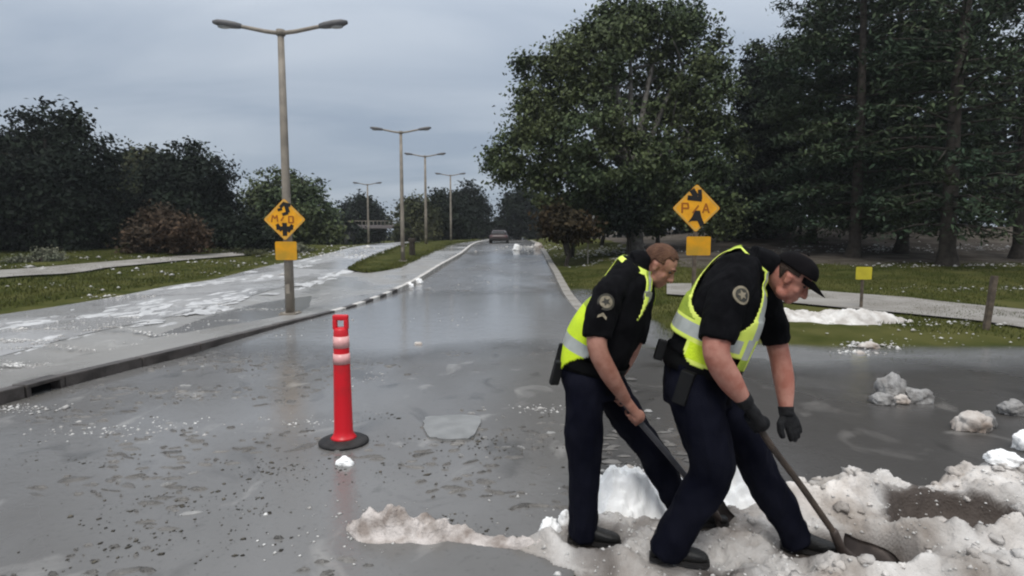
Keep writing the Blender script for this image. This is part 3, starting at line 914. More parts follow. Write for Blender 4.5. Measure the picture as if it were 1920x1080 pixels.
SD = 11.2
sp = Vector(((1303 - 960) / 1100 * SD, SD, 0)); gz_ = float(ground_z(sp.x, SD))
s2 = thing('warning_sign', 'yellow diamond sign on a post behind the officers in front of the trees', 'road sign', (sp.x, SD, 1.83 - (391 - 440) / 1100 * SD), 'yellow diamond warning signs')
diamond(s2, .455)
marks('symbol', [stroke((-.07, .34), (-.01, .25), .07), stroke((-.12, .24), (.06, .22), .06), stroke((.03, .34), (.04, .22), .05)], MAT['sign_black'], s2, -.006)
marks('symbol', [[(-.10, -.27), (-.05, -.20), (-.01, -.12), (.05, -.12), (.07, -.20), (.11, -.29), (.06, -.33), (.02, -.25), (-.05, -.25)]], MAT['sign_black'], s2, -.006)
for gl_ in ([stroke((-.27, -.09), (-.27, .10), .035), stroke((-.27, .09), (-.17, .09), .03), stroke((-.17, .10), (-.15, .01), .035), stroke((-.26, .0), (-.14, .0), .03)],
            [stroke((-.07, -.09), (.04, .05), .03)], [stroke((.12, -.09), (.18, .09), .03), stroke((.18, .09), (.24, -.09), .03), stroke((.13, -.03), (.23, -.03), .025)]):
    marks('letter_mark', gl_, MAT['sign_brown'], s2, -.006)
ph = s2.location.z + .3 - gz_
bm = bmesh.new(); add_box(bm, (0, .035, .3 - ph / 2 - .05), (.07, .05, ph + .1), bevel=.006); bm_obj('post', bm, MAT['wood'], s2)
s2b = thing('sign_plaque', 'blank amber plaque on the post behind the officers', 'sign plaque', (sp.x + .06, SD - .002, 1.83 - (461 - 440) / 1100 * SD), 'amber sign plaques')
plate('panel', [(-.23, -.18), (.23, -.18), (.23, .18), (-.23, .18)], .004, MAT['plaque'], s2b, 0, .03)
bm = bmesh.new(); add_box(bm, (-.02, .007, 0), (.2, .008, .03)); bm_obj('bracket', bm, MAT['sign_back'], s2b)

# pale roadside sign on the right verge
p = P(1103, 418, 29.0); gz_ = float(ground_z(p.x, 29.0))
s3 = thing('roadside_sign', 'small pale rectangular sign on a thin post by the orange shrub', 'road sign', (p.x, 29.0, gz_))
plate('panel', [(-.30, p.z - gz_ - .37), (.30, p.z - gz_ - .37), (.30, p.z - gz_ + .37), (-.30, p.z - gz_ + .37)], .004, M('sign_pale', (.42, .40, .36), rough=.5), s3, -.04, .05)
bm = bmesh.new(); add_box(bm, (0, 0, (p.z - gz_ + .3) / 2), (.06, .05, p.z - gz_ + .3)); bm_obj('post', bm, MAT['lamp_metal'], s3)

# ------------------------------------------------------------------ red delineator post on its rubber base
c = hit(645, 838)
dl = thing('delineator_post', 'red tubular delineator post with two pale bands on a black rubber base', 'delineator', (c.x, c.y, c.z + .036))
def lathe(name, prof, mat, parent, seg=28):
    bm = bmesh.new()
    rows = [[bm.verts.new((r * math.cos(2 * math.pi * k / seg), r * math.sin(2 * math.pi * k / seg), z)) for k in range(seg)] for r, z in prof]
    for a, b in zip(rows, rows[1:]):
        for k in range(seg): bm.faces.new((a[k], a[(k + 1) % seg], b[(k + 1) % seg], b[k]))
    bm.faces.new(list(reversed(rows[0]))); bm.faces.new(rows[-1])
    return bm_obj(name, bm, mat, parent, True)
lathe('base', [(.205, 0), (.215, .008), (.215, .018), (.195, .032), (.13, .044), (.10, .05)], MAT['rubber'], dl)
lathe('tube', [(.115, .045), (.100, .06), (.086, .085), (.080, .12), (.076, .40), (.070, .70), (.064, .93), (.061, 1.0), (.058, 1.005), (.045, 1.02)], MAT['red'], dl)
lathe('reflective_band', [(.0660, .845), (.0695, .845), (.0670, .945), (.0635, .945)], MAT['band'], dl)
lathe('reflective_band', [(.0700, .705), (.0735, .705), (.0710, .795), (.0675, .795)], MAT['band'], dl)
bm = bmesh.new()
add_box(bm, (0, 0, 1.105), (.135, .05, .05), bevel=.016)
for e in (-1, 1): add_box(bm, (e * .048, 0, 1.045), (.036, .05, .085), bevel=.010)
bm_obj('handle', bm, MAT['red'], dl, False)

# ------------------------------------------------------------------ small posts on the verges
b = hit(1614, 582)
mk = thing('marker_post', 'thin marker post with a yellow tag at the edge of the path', 'post', b)
hh = 82 / 1100 * b.y
bm = bmesh.new(); add_tube(bm, [(0, 0, -.1), (0, 0, hh - .05)], .035, 8, rounded=False); bm_obj('post', bm, MAT['wood'], mk)
plate('tag_panel', [(-.19, hh - .30), (.19, hh - .30), (.19, hh), (-.19, hh)], .006, M('tag_yellow', (.50, .42, .03), rough=.5), mk, -.045, .03)
b = hit(1848, 622)
wp = thing('wooden_post', 'bare weathered wooden post leaning beside the path', 'post', b, rot=(0, R(5), 0))
hh = 106 / 1100 * b.y
bm = bmesh.new(); add_box(bm, (0, 0, hh / 2 - .06), (.095, .09, hh + .12), bevel=.014)
bm_obj('post', bm, MAT['wood'], wp)
b = hit(773, 484)
bp_ = thing('utility_post', 'short dark post standing on the grass island between two lamps', 'post', b)
bm = bmesh.new(); add_tube(bm, [(0, 0, -.05), (0, 0, .35), (0, 0, .95)], [.19, .17, .15], 10); add_box(bm, (0, 0, 1.02), (.42, .3, .22), bevel=.05); bm_obj('post', bm, MAT['bark'], bp_)

# ------------------------------------------------------------------ distant bridge and car
bx0, bx1 = P(655, 420, 78), P(748, 420, 78)
br = thing('footbridge', 'grey distant bridge deck low over the left road', 'bridge', ((bx0.x + bx1.x) / 2, 78, float(ground_z(bx0.x, 78))))
ln = bx1.x - bx0.x + .5
bm = bmesh.new(); add_box(bm, (0, 0, 2.35), (ln, 3, .45), bevel=.04); bm_obj('deck', bm, M('bridge_concrete', (.17, .15, .15), rough=.8), br)
bm = bmesh.new(); add_box(bm, (0, -1.45, 3.10), (ln, .06, .08))
for k in range(14): add_box(bm, (-ln / 2 + .3 + k * (ln - .6) / 13, -1.45, 2.83), (.06, .06, .5))
bm_obj('railing', bm, MAT['lamp_metal'], br)
for e in (-1, 1):
    bm = bmesh.new(); add_box(bm, (e * ln * .46, 0, 1.05), (.8, 2.4, 2.14), bevel=.05); bm_obj('pier', bm, M('bridge_pier', (.05, .05, .05), rough=.9), br)

def make_car(x, y):
    z = float(road_z(y)) + .034
    c = thing('parked_car', 'dark reddish-grey car far up the main road', 'car', (x, y, z))
    paint = M('car_paint', (.055, .034, .034), rough=.35, spec=.5); gl = M('car_glass', (.02, .022, .026), rough=.1, spec=.6)
    bm = bmesh.new()
    V3 = Vector
    add_loft(bm, [(V3((0, -2.15, .58)), V3((.80, 0, 0)), V3((0, 0, .20))), (V3((0, -2.05, .62)), V3((.87, 0, 0)), V3((0, 0, .33))), (V3((0, -1.2, .64)), V3((.90, 0, 0)), V3((0, 0, .37))),
                  (V3((0, .8, .64)), V3((.90, 0, 0)), V3((0, 0, .37))), (V3((0, 1.9, .60)), V3((.86, 0, 0)), V3((0, 0, .30))), (V3((0, 2.15, .55)), V3((.76, 0, 0)), V3((0, 0, .2)))], 24, 4)
    bm_obj('body', bm, paint, c, True)
    bm = bmesh.new()
    add_loft(bm, [(V3((0, -.55, .98)), V3((.80, 0, 0)), V3((0, 1.35, 0))), (V3((0, -.50, 1.25)), V3((.70, 0, 0)), V3((0, .98, 0))), (V3((0, -.45, 1.45)), V3((.58, 0, 0)), V3((0, .68, 0)))], 24, 4)
    bm_obj('cabin', bm, paint, c, True)
    bm = bmesh.new()
    pts = [(-.62, -1.80, 1.04), (.62, -1.80, 1.04), (.52, -1.36, 1.36), (-.52, -1.36, 1.36)]
    f = [bm.verts.new(p) for p in pts]; bm.faces.new(f); bmesh.ops.solidify(bm, geom=bm.faces[:], thickness=.03); bm_obj('rear_window', bm, gl, c)
    for e in (-1, 1):
        bm = bmesh.new(); add_box(bm, (e * .66, -2.08, .78), (.26, .12, .15), bevel=.02); bm_obj('tail_light', bm, M('tail_light', (.10, .02, .02), rough=.3), c)
        for q in (-1.35, 1.35):
            bm = bmesh.new(); add_tube(bm, [(e * .70, q, .32), (e * .90, q, .32)], .32, 18, rounded=False); bm_obj('wheel', bm, MAT['rubber'], c)
    bm = bmesh.new(); add_box(bm, (0, -2.17, .45), (1.6, .10, .18), bevel=.03); bm_obj('bumper', bm, MAT['rubber'], c)
    c.scale = (.95, 1, .80)
    return c
make_car((936 - 960) / 1100 * 54, 54)

# ------------------------------------------------------------------ heaps and lumps of hail
def heap(name, x0, x1, y0, y1, step, H, mat, zbase=None, tint=None):
    xs_ = np.arange(x0, x1, step); ys_ = np.arange(y0, y1, step)
    X, Y = np.meshgrid(xs_, ys_)
    g0 = ground_z(X, Y) + .036 if zbase is None else zbase
    h = H(X, Y)
    Z = g0 + h
    me = grid_mesh(name, X, Y, Z)
    if tint is not None:
        t = tint(X, Y, h)
        tf = ((t[:-1, :-1] + t[1:, 1:]) / 2).ravel()
    else:
        tf = np.full((len(ys_) - 1) * (len(xs_) - 1), .5)
    a = me.attributes.new('tint', 'FLOAT', 'FACE'); a.data.foreach_set('value', tf.astype(np.float32))
    keep = (np.maximum(np.maximum(h[:-1, :-1], h[1:, :-1]), np.maximum(h[:-1, 1:], h[1:, 1:])) > -.02).ravel()
    bm = bmesh.new(); bm.from_mesh(me); bm.faces.ensure_lookup_table()
    bmesh.ops.delete(bm, geom=[bm.faces[i] for i in np.nonzero(~keep)[0]], context='FACES')
    bm.to_mesh(me); bm.free()
    return mesh_obj(name, me, mat, smooth=True)

def crumbs(X, Y, s):
    return .030 * fbm(X * 5, Y * 5, s, 3) + .020 * fbm(X * 14, Y * 14, s + 7, 3) + .012 * (vnoise(X * 38, Y * 38, s + 3) - .5) * 2

def mound(cx, cy, rx, ry, h, seed):
    def H(X, Y):
        u = np.hypot((X - cx) / rx, (Y - cy) / ry) + .42 * fbm(X * 3.2 / rx * .25, Y * 3.2 / ry * .25, seed) + .16 * fbm(X * 12, Y * 12, seed + 2)
        b = h * (1 - sm(.1, 1.0, u)) - .035 * sm(.9, 1.15, u)
        return b + (1.5 * crumbs(X, Y, seed) + .02 * fbm(X * 26, Y * 26, seed + 5, 2)) * np.clip(b / .05, 0, 1.3) * min(1.0, h / .12)
    return H

def simple_mound(name, label, cx, cy, rx, ry, h, mat, seed, step=.014, group=None):
    o = heap(name, cx - rx * 1.6, cx + rx * 1.6, cy - ry * 1.6, cy + ry * 1.6, step, mound(cx, cy, rx, ry, h, seed), mat)
    return tag(o, label, 'hail pile', group)

def X_(px, d): return (px - 960) / 1100 * d

FEET = []                                    # (x, y, sole height, reach) filled from the officers' poses below
def bank_H(X, Y):
    n1 = fbm(X * 2.2, Y * 2.2, 41); n2 = fbm(X * 6, Y * 6, 43)
    yb = np.interp(X, [.0, .2, .5, .9, 1.3, 1.7, 2.1, 2.6, 3.2, 4.2], [3.30, 3.42, 3.62, 3.66, 3.70, 3.72, 3.86, 3.95, 4.02, 4.1]) + .09 * n1 + .04 * n2
    yf = np.interp(X, [.0, .15, .4, .7, .9, 4], [3.22, 3.12, 2.98, 2.80, 2.4, 2.2]) + .06 * n2
    e = sm(-.02, .20, yb - Y) * sm(-.02, .20, Y - yf) * sm(-.05, .25, X + .05 * n2)
    h = (.088 + .085 * n1 + .060 * n2) * e
    for (x, y, a, sx_, sy_) in [(1.75, 3.60, .10, .20, .10), (2.10, 3.52, .12, .22, .14), (2.25, 3.74, .09, .25, .12), (2.75, 3.84, .06, .40, .09), (2.66, 3.40, .17, .62, .42), (3.25, 3.72, .12, .30, .20),
                                (2.2, 3.12, .10, .30, .10), (2.65, 3.02, .13, .35, .10), (3.1, 3.1, .16, .3, .15), (1.95, 2.82, .10, .3, .10), (2.5, 2.72, .12, .3, .12),
                                (1.25, 2.75, .05, .25, .10), (1.2, 3.45, .03, .2, .15), (1.05, 3.2, -.02, .12, .12)]:
        h = h + a * np.exp(-((X - x) / sx_) ** 2 - ((Y - y) / sy_) ** 2) * e
    pit = np.exp(-(((X - 2.66 - .10 * n2) / .37) ** 2 + ((Y - 3.32 - .07 * n2) / .25) ** 2) ** 3)
    pit2 = np.exp(-(((X - 2.22) / .16) ** 2 + ((Y - 3.42) / .10) ** 2) ** 2)
    h = h * (1 - pit) + (.015 + .09 * n2) * pit - .06 * pit2
    h = h + (crumbs(X, Y, 51) * 1.1 + .010 * fbm(X * 28, Y * 28, 53, 2)) * e
    h = np.where(e < .02, -.05 + 0 * h, np.maximum(h, np.minimum(.014, e - .05) + .5 * crumbs(X, Y, 57) * e))
    for (x, y, z, r) in FEET:
        k = np.exp(-(np.hypot(X - x, Y - y) / r) ** 4)
        h = h * (1 - k) + (z - .036 - .004 + .35 * crumbs(X, Y, 55)) * k
    return h
def bank_t(X, Y, h):
    n2 = fbm(X * 6, Y * 6, 43)
    pit = np.exp(-(((X - 2.66 - .10 * n2) / .42) ** 2 + ((Y - 3.35 - .07 * n2) / .28) ** 2) ** 2)
    t = .42 + .5 * fbm(X * 2.6, Y * 2.6, 71) + 1.2 * (h - .08)
    for (x, y, z, r) in FEET: t = t - .12 * np.exp(-(np.hypot(X - x, Y - y) / (r * 1.5)) ** 2)
    return np.clip(t - .75 * pit, .02, 1)
MAT['hail_bank'] = M('trodden_hail', (.61, .585, .56), (.27, .235, .205), scale=3.0, rough=.75, bump=.6, bscale=55, spec=.35, lo=.34, hi=.66, tint=.55)
# the dug hollow is coloured with brown silt and with its own painted shade
_t = MAT['hail_bank'].node_tree; _b = _t.nodes['Principled BSDF']
_src = _b.inputs['Base Color'].links[0].from_socket
_a = _t.nodes.new('ShaderNodeAttribute'); _a.attribute_name = 'tint'
_r = _t.nodes.new('ShaderNodeMapRange'); _r.inputs['From Min'].default_value = .32; _r.inputs['From Max'].default_value = .04; _r.inputs['To Max'].default_value = .92
_t.links.new(_a.outputs['Fac'], _r.inputs['Value'])
_m = _t.nodes.new('ShaderNodeMixRGB'); _m.inputs[2].default_value = (.046, .033, .026, 1)
_t.links.new(_r.outputs[0], _m.inputs[0]); _t.links.new(_src, _m.inputs[1]); _t.links.new(_m.outputs[0], _b.inputs['Base Color'])

simple_mound('hail_mound', 'clean white hail mound behind the bareheaded officer\'s straight leg', X_(1185, 3.70), 3.72, .34, .30, .25, MAT['hail_white'], 5, .011, 'white hail mounds behind the officers')
simple_mound('hail_mound', 'white hail mound showing between the capped officer\'s legs', X_(1400, 3.85), 3.90, .34, .30, .24, MAT['hail_white'], 9, .011, 'white hail mounds behind the officers')
simple_mound('hail_mound', 'grey white hail slope between the two officers\' legs', X_(1290, 3.75), 3.76, .24, .26, .15, MAT['hail_white'], 12, .011, 'white hail mounds behind the officers')
def ridge_H(X, Y):
    c = np.interp(X, [-1.0, -.4, .1, .4], [3.45, 3.40, 3.26, 3.16]) + .03 * fbm(X * 4, Y * 0, 3)
    wd = np.interp(X, [-1.02, -.92, -.5, -.38, -.1, .3, .4], [.0, .13, .14, .075, .06, .0, 0]) * (1 + .5 * fbm(X * 5, Y * 0 + 3, 8))
    u = np.abs(Y - c) / np.maximum(wd, .001)
    b = np.interp(X, [-1, -.5, -.3, .4], [.080, .075, .04, .05]) * np.clip(.75 + 1.7 * fbm(X * 7, Y * 7, 12), .12, 1.7) * (1 - sm(.2, 1, u)) - .03 * sm(.9, 1.1, u)
    return b + (crumbs(X, Y, 33) * 1.3 + .03 * fbm(X * 22, Y * 22, 35, 2)) * np.clip(b / .04, 0, 1)
tag(heap('hail_ridge', -1.15, .5, 2.95, 3.65, .011, ridge_H, MAT['hail_brown']), 'low muddy hail ridge lying on the road in front of the red post', 'hail pile')

def lump(name, label, c, size, mat, seed, group=None, sub=4):
    bm = bmesh.new()
    bmesh.ops.create_icosphere(bm, subdivisions=sub, radius=1)
    for v in bm.verts:
        p = v.co.copy()
        k = 1 + .34 * mnoise.fractal(p * 1.3 + Vector((seed * 3.1, 0, 0)), .8, 2, 3) + .10 * mnoise.noise(p * 7 + Vector((seed, 1, 2)))
        v.co = Vector((p.x * size[0] * k, p.y * size[1] * k, max(p.z * k, -.35) * size[2]))
    o = bm_obj(name, bm, mat, None, True)
    o.location = (c[0], c[1], c[2] + .30 * size[2])
    return tag(o, label, 'hail chunk', group)

def lump_px(label, px, py, wpx, hpx, mat, seed, group='chunks of packed hail on the wet side road', dz=.034):
    c = hit(px, py); s_ = c.y / 1100
    return lump('hail_chunk', label, (c.x, c.y, c.z + dz), (wpx / 2 * s_, wpx / 2 * s_ * .8, hpx * .78 * s_), mat, seed, group)

CH_ = [('big grey hail chunk in the middle of its cluster on the side road', 1672, 752, 54, 46, 'hail_grey', 1),
       ('low dirty hail slab at the left foot of the grey cluster', 1655, 760, 44, 18, 'hail_grey', 2),
       ('flat dark hail slab at the right end of the grey cluster', 1718, 756, 58, 24, 'hail_grey', 3),
       ('pale hail lump lying in front of the grey cluster', 1690, 762, 30, 14, 'hail_dirty', 4),
       ('white and grey hail block on the wet side road, right of the grey cluster', 1822, 813, 60, 34, 'hail_dirty', 5),
       ('dark grey hail lump against the right end of the hail block', 1849, 806, 34, 26, 'hail_grey', 6),
       ('dark grey hail chunk on the side road near the right frame edge', 1897, 782, 46, 26, 'hail_grey', 7),
       ('bright white hail chunk cut by the right frame edge', 1920, 850, 40, 34, 'hail_white', 8),
       ('small hail lump on the grass verge between path and side road', 1628, 658, 36, 12, 'hail_dirty', 10),
       ('smallest hail lump at the grass edge by the side road', 1612, 672, 24, 8, 'hail_dirty', 11),
       ('small white hail lump on the road just in front of the red post', 646, 880, 32, 13, 'hail_white', 12),
       ('little pale hail lump alone on the road behind the red post', 785, 654, 18, 9, 'hail_dirty', 13),
       ('round white hail lump beside the bareheaded officer\'s heel', 1030, 1012, 40, 30, 'hail_white', 14),
       ('upright white hail lump right behind the bareheaded officer\'s heel', 1058, 1002, 24, 30, 'hail_white', 15),
       ('white hail lump at the kerb near the end of the dark dashes', 768, 541, 15, 9, 'hail_white', 16),
       ('white hail lump at the kerb just past the dark dashes', 786, 533, 15, 9, 'hail_white', 17),
       ('white hail heap in the far roadway beside the car', 968, 470, 14, 10, 'hail_white', 18),
       ('white hail heap at the far right kerb under the trees', 1010, 469, 18, 12, 'hail_dirty', 19),
       ('pale hail lump behind the bareheaded officer\'s knee', 1178, 893, 22, 12, 'hail_dirty', 20)]
for lab, px, py, wp_, hp_, m, sq_ in CH_:
    lump_px(lab, px, py, wp_, hp_, MAT[m], sq_)

# long white drift on the far side of the grass strip
a, b = hit(1462, 606), hit(1735, 612)
def drift_H(X, Y):
    t = (X - a.x) / (b.x - a.x)
    c = a.y + (b.y - a.y) * t + .42 + .15 * fbm(X * 1.2, Y * 0, 21)
    wd = .60 * sm(-.05, .06, t) * (1 - sm(.7, 1.05, t)) * (1 + .5 * fbm(X * 1.6, Y * 0 + 2, 22)) + .001
    u = np.abs(Y - c) / wd
    q = .20 * (1 - sm(.2, 1, u)) * (1 - .5 * sm(.5, 1, t)) - .06 * sm(.85, 1.1, u)
    return q + .16 * fbm(X * 3.0, Y * 3.0, 24) * np.clip(q / .08, 0, 1) + .04 * fbm(X * 11, Y * 11, 25) * np.clip(q / .08, 0, 1)
tag(heap('hail_drift', a.x - .4, b.x + .4, min(a.y, b.y) - .6, max(a.y, b.y) + 1.6, .04, drift_H, M('drift_hail', (.66, .64, .61), (.40, .37, .34), scale=4, rough=.8, bump=.7, bscale=25)), 'long white hail drift between the grass strip and the path', 'hail pile')

# ------------------------------------------------------------------ trees and shrubs
def leaves(name, parent, cen, nor, size, mat, g, aspect=.55):
    n = len(cen)
    nor = nor / (np.linalg.norm(nor, axis=1, keepdims=True) + 1e-9)
    r = g.normal(size=(n, 3)); u = np.cross(nor, r); u /= (np.linalg.norm(u, axis=1, keepdims=True) + 1e-9); v = np.cross(nor, u)
    s = size[:, None]
    bend = nor * s * .22
    V = np.stack([cen - u * s, cen - v * s * aspect + bend, cen + u * s, cen + v * s * aspect + bend], 1).reshape(-1, 3)
    F = np.arange(4 * n).reshape(-1, 4)
    return mesh_obj(name, big_mesh(name, V, F, np.clip(.5 + .5 * g.normal(0, .45, n), 0, 1)), mat, parent)

def lobes_from_px(lobes, d, g):
    """(px, py, half width px, half height px[, depth offset m]) -> world centres and radii"""
    out = []
    for l in lobes:
        dd = d + (l[4] if len(l) > 4 else g.uniform(-.8, .8))
        c = P(l[0], l[1], dd); k = dd / FPX
        out.append((np.array(c), np.array([l[2] * k, (l[2] + l[3]) * .5 * k * .95, l[3] * k])))
    return out

def scatter(lobes, n, clump, leaf, g, shell=.5, per=46, droop=.0):
    vol = np.array([np.prod(r) ** (2 / 3) for _, r in lobes]); vol /= vol.sum()
    m = max(1, n // per)
    li = g.choice(len(lobes), m, p=vol)
    dirs = g.normal(size=(m, 3)); dirs /= np.linalg.norm(dirs, axis=1, keepdims=True)
    rad = shell + (1 - shell) * g.random(m) ** .6
    rad *= 1 + .16 * g.normal(size=m).clip(-1.5, 1.6)
    C = np.array([lobes[i][0] for i in li]); Rr = np.array([lobes[i][1] for i in li])
    cc = C + dirs * Rr * rad[:, None]
    idx = np.repeat(np.arange(m), per)
    cs = clump * g.uniform(.55, 1.35, m)
    off = g.normal(size=(m * per, 3)) * np.array([1, 1, .62]) * cs[idx][:, None] * .55
    off[:, 2] -= droop * np.hypot(off[:, 0], off[:, 1])
    cen = cc[idx] + off
    nor = dirs[idx] * .7 + g.normal(size=(len(idx), 3)) * .75 + np.array([0, 0, .45])
    size = leaf * g.uniform(.6, 1.35, len(idx))
    return cen, nor, size, cc

def tree(name, label, base_px, d, lobes, mat, n, leaf, trunk_r, seed, group=None, clump=.75, bark='bark', limbs=7, shell=.45, cat='tree', base=None, stems=1, droop=0.0, per=46):
    g = np.random.default_rng(seed)
    if base is None:
        x = (base_px - 960) / 1100 * d
        base = Vector((x, d, float(ground_z(x, d))))
    root = thing(name, label, cat, base, group)
    L_ = lobes_from_px(lobes, d, g)
    L_ = [(c - np.array(base), r) for c, r in L_]
    top = max(c[2] + r[2] * .3 for c, r in L_)
    mid = np.mean([c for c, r in L_], axis=0)
    for k in range(stems):
        off = Vector((0, 0, 0)) if k == 0 else Vector((g.uniform(-1.6, 1.6), g.uniform(-1, 1), 0))
        bm = bmesh.new()
        pts = spline([off + Vector((0, 0, -.25)), off + Vector((0, 0, .15)), off + Vector((mid[0] * .15 + g.normal(0, .1), mid[1] * .15, top * .3)), off * .9 + Vector((mid[0] * .6, mid[1] * .6, top * .62)), off * .8 + Vector((mid[0], mid[1], top * .93))], 3)
        rr = np.interp(np.linspace(0, 1, len(pts)), [0, .12, .5, 1], [trunk_r * 1.45, trunk_r, trunk_r * .62, trunk_r * .16]) * (1 if k == 0 else .7)
        add_tube(bm, pts, list(rr), 9)
        bm_obj('trunk', bm, MAT['bark'] if bark == 'bark' else MAT[bark], root, True)
    order = sorted(range(len(L_)), key=lambda i: -np.prod(L_[i][1]))[:limbs]
    for i in order:
        c, r = L_[i]
        z0 = top * g.uniform(.16, .42)
        z0 = min(z0, c[2] * .75)
        s_ = Vector((mid[0] * z0 / top * .9, mid[1] * z0 / top * .9, z0))
        e_ = Vector(c) + Vector((g.normal(0, .2), g.normal(0, .2), r[2] * .45))
        m_ = s_.lerp(e_, .5) + Vector((0, 0, .12 * (e_ - s_).length))
        bm = bmesh.new()
        pts = spline([s_, m_, e_], 4)
        add_tube(bm, pts, list(np.linspace(trunk_r * .5, trunk_r * .08, len(pts))), 7)
        for q in range(3):
            k0 = pts[int(len(pts) * (.45 + .15 * q))]
            t_ = Vector(k0) + Vector((g.normal(0, 1) * r[0] * .55, g.normal(0, 1) * r[1] * .55, abs(g.normal(0, 1)) * r[2] * .5))
            add_tube(bm, [k0, Vector(k0).lerp(t_, .5) + Vector((0, 0, .1)), t_], [trunk_r * .2, trunk_r * .12, trunk_r * .04], 5)
        bm_obj('limb', bm, MAT[bark], root, True)
    cen, nor, size, _ = scatter(L_, int(n * 1.9), clump, leaf * .70, g, shell, per=per, droop=droop)
    k = cen[:, 2] > .02
    o = leaves('crown', root, cen[k], nor[k], size[k], MAT[mat], g)
    return root

GL = 'dark trees across the left road'
tree('dark_tree', 'tallest dark tree at the far left with a ragged twin top', 92, 35, [(72, 245, 34, 50), (135, 240, 22, 42), (45, 320, 62, 75), (165, 310, 52, 62), (110, 360, 90, 80), (30, 420, 70, 66), (180, 400, 52, 72), (100, 440, 80, 45), (-10, 380, 60, 90)], 'leaf_dark', 19000, .20, .34, 101, GL)
tree('dark_tree', 'very dark bushy tree cut off by the left frame edge', -60, 33, [(-60, 330, 70, 90), (-30, 410, 60, 70), (-110, 380, 70, 100)], 'leaf_dark', 7000, .22, .3, 102, GL)
tree('pale_tree', 'greyish green tree peeking out between the two dark left trees', 252, 47, [(262, 320, 42, 48), (240, 370, 45, 55), (285, 365, 35, 50), (262, 425, 50, 40)], 'leaf_olive', 7000, .23, .25, 103, GL)
tree('dark_tree', 'dark broad tree with a pointed crown left of the tall lamp', 345, 40, [(352, 300, 34, 36), (325, 340, 48, 46), (390, 340, 44, 44), (350, 385, 85, 52), (290, 400, 45, 50), (415, 395, 38, 45), (350, 430, 80, 36)], 'leaf_dark', 14000, .20, .3, 104, GL)
tree('dark_tree', 'round olive green tree directly behind the tall lamp and its sign', 540, 50, [(540, 372, 55, 48), (500, 395, 45, 50), (582, 400, 36, 52), (540, 425, 78, 44), (475, 430, 35, 35), (610, 440, 22, 30)], 'leaf_mid', 13000, .23, .3, 105, GL)
tree('brown_shrub', 'reddish brown bare shrub in front of the dark left trees', 312, 33, [(300, 430, 42, 40), (340, 440, 48, 36), (265, 450, 32, 26)], 'leaf_brown', 5000, .15, .10, 106, None, .4, limbs=3, cat='shrub')
tree('dark_shrub', 'dark low shrub beside the lamp sign across the left road', 430, 37, [(400, 440, 40, 34), (450, 440, 42, 36), (360, 458, 38, 22), (495, 455, 30, 24)], 'leaf_dark', 6500, .16, .12, 107, None, .45, limbs=3, cat='shrub')
tree('pale_shrub', 'grey green weedy shrub at the bank path on the far left', 78, 27.5, [(88, 482, 26, 15), (60, 490, 24, 10), (30, 494, 28, 9)], 'leaf_pale', 1600, .09, .05, 108, 'grey green shrubs on the left bank', .3, limbs=2, cat='shrub')
tree('pale_shrub', 'grey green weedy shrub right of the lamp plaque', 560, 37, [(556, 466, 15, 11), (572, 470, 14, 8)], 'leaf_pale', 900, .10, .05, 109, 'grey green shrubs on the left bank', .3, limbs=2, cat='shrub')
tree('pale_shrub', 'low scrubby shrub between the lamp pole and the grass bank', 440, 34, [(440, 476, 40, 9), (480, 478, 30, 8), (400, 480, 26, 7)], 'leaf_olive', 1800, .10, .05, 110, 'grey green shrubs on the left bank', .3, limbs=2, cat='shrub')
GF = 'trees at the far end of the median'
tree('round_tree', 'round dark tree behind the lone hazy lamp by the bridge', 676, 88, [(676, 392, 28, 26), (655, 415, 24, 30), (700, 415, 24, 28), (676, 440, 40, 22)], 'leaf_dark', 6000, .34, .3, 111, GF, 1.1)
tree('round_tree', 'dull green bushy tree filling the gap left of the bridge', 630, 80, [(625, 420, 24, 26), (640, 440, 28, 22), (600, 440, 26, 24)], 'leaf_mid', 4000, .34, .25, 112, GF, 1.1)
tree('round_tree', 'olive brown bush behind the second lamp of the row', 775, 66, [(782, 390, 24, 24), (765, 415, 26, 32), (795, 420, 26, 36), (775, 445, 34, 18)], 'leaf_olive', 6000, .27, .2, 113, GF, .9)
tree('round_tree', 'dark bush right of the third lamp in the row', 832, 70, [(828, 385, 24, 26), (840, 415, 30, 36), (815, 430, 24, 28), (845, 445, 28, 16)], 'leaf_dark', 6500, .27, .22, 114, GF, .9)
tree('round_tree', 'tall round dark tree at the end of the median row', 876, 84, [(876, 372, 26, 28), (862, 400, 24, 34), (895, 400, 22, 34), (880, 430, 36, 26)], 'leaf_dark', 6500, .32, .3, 115, GF, 1.0)
tree('round_tree', 'far dark tree closing the road under the big tree', 975, 92, [(968, 395, 30, 42), (995, 380, 28, 45), (950, 425, 28, 28), (985, 432, 40, 20), (925, 438, 22, 14)], 'leaf_dark', 6500, .36, .3, 116, GF, 1.2)

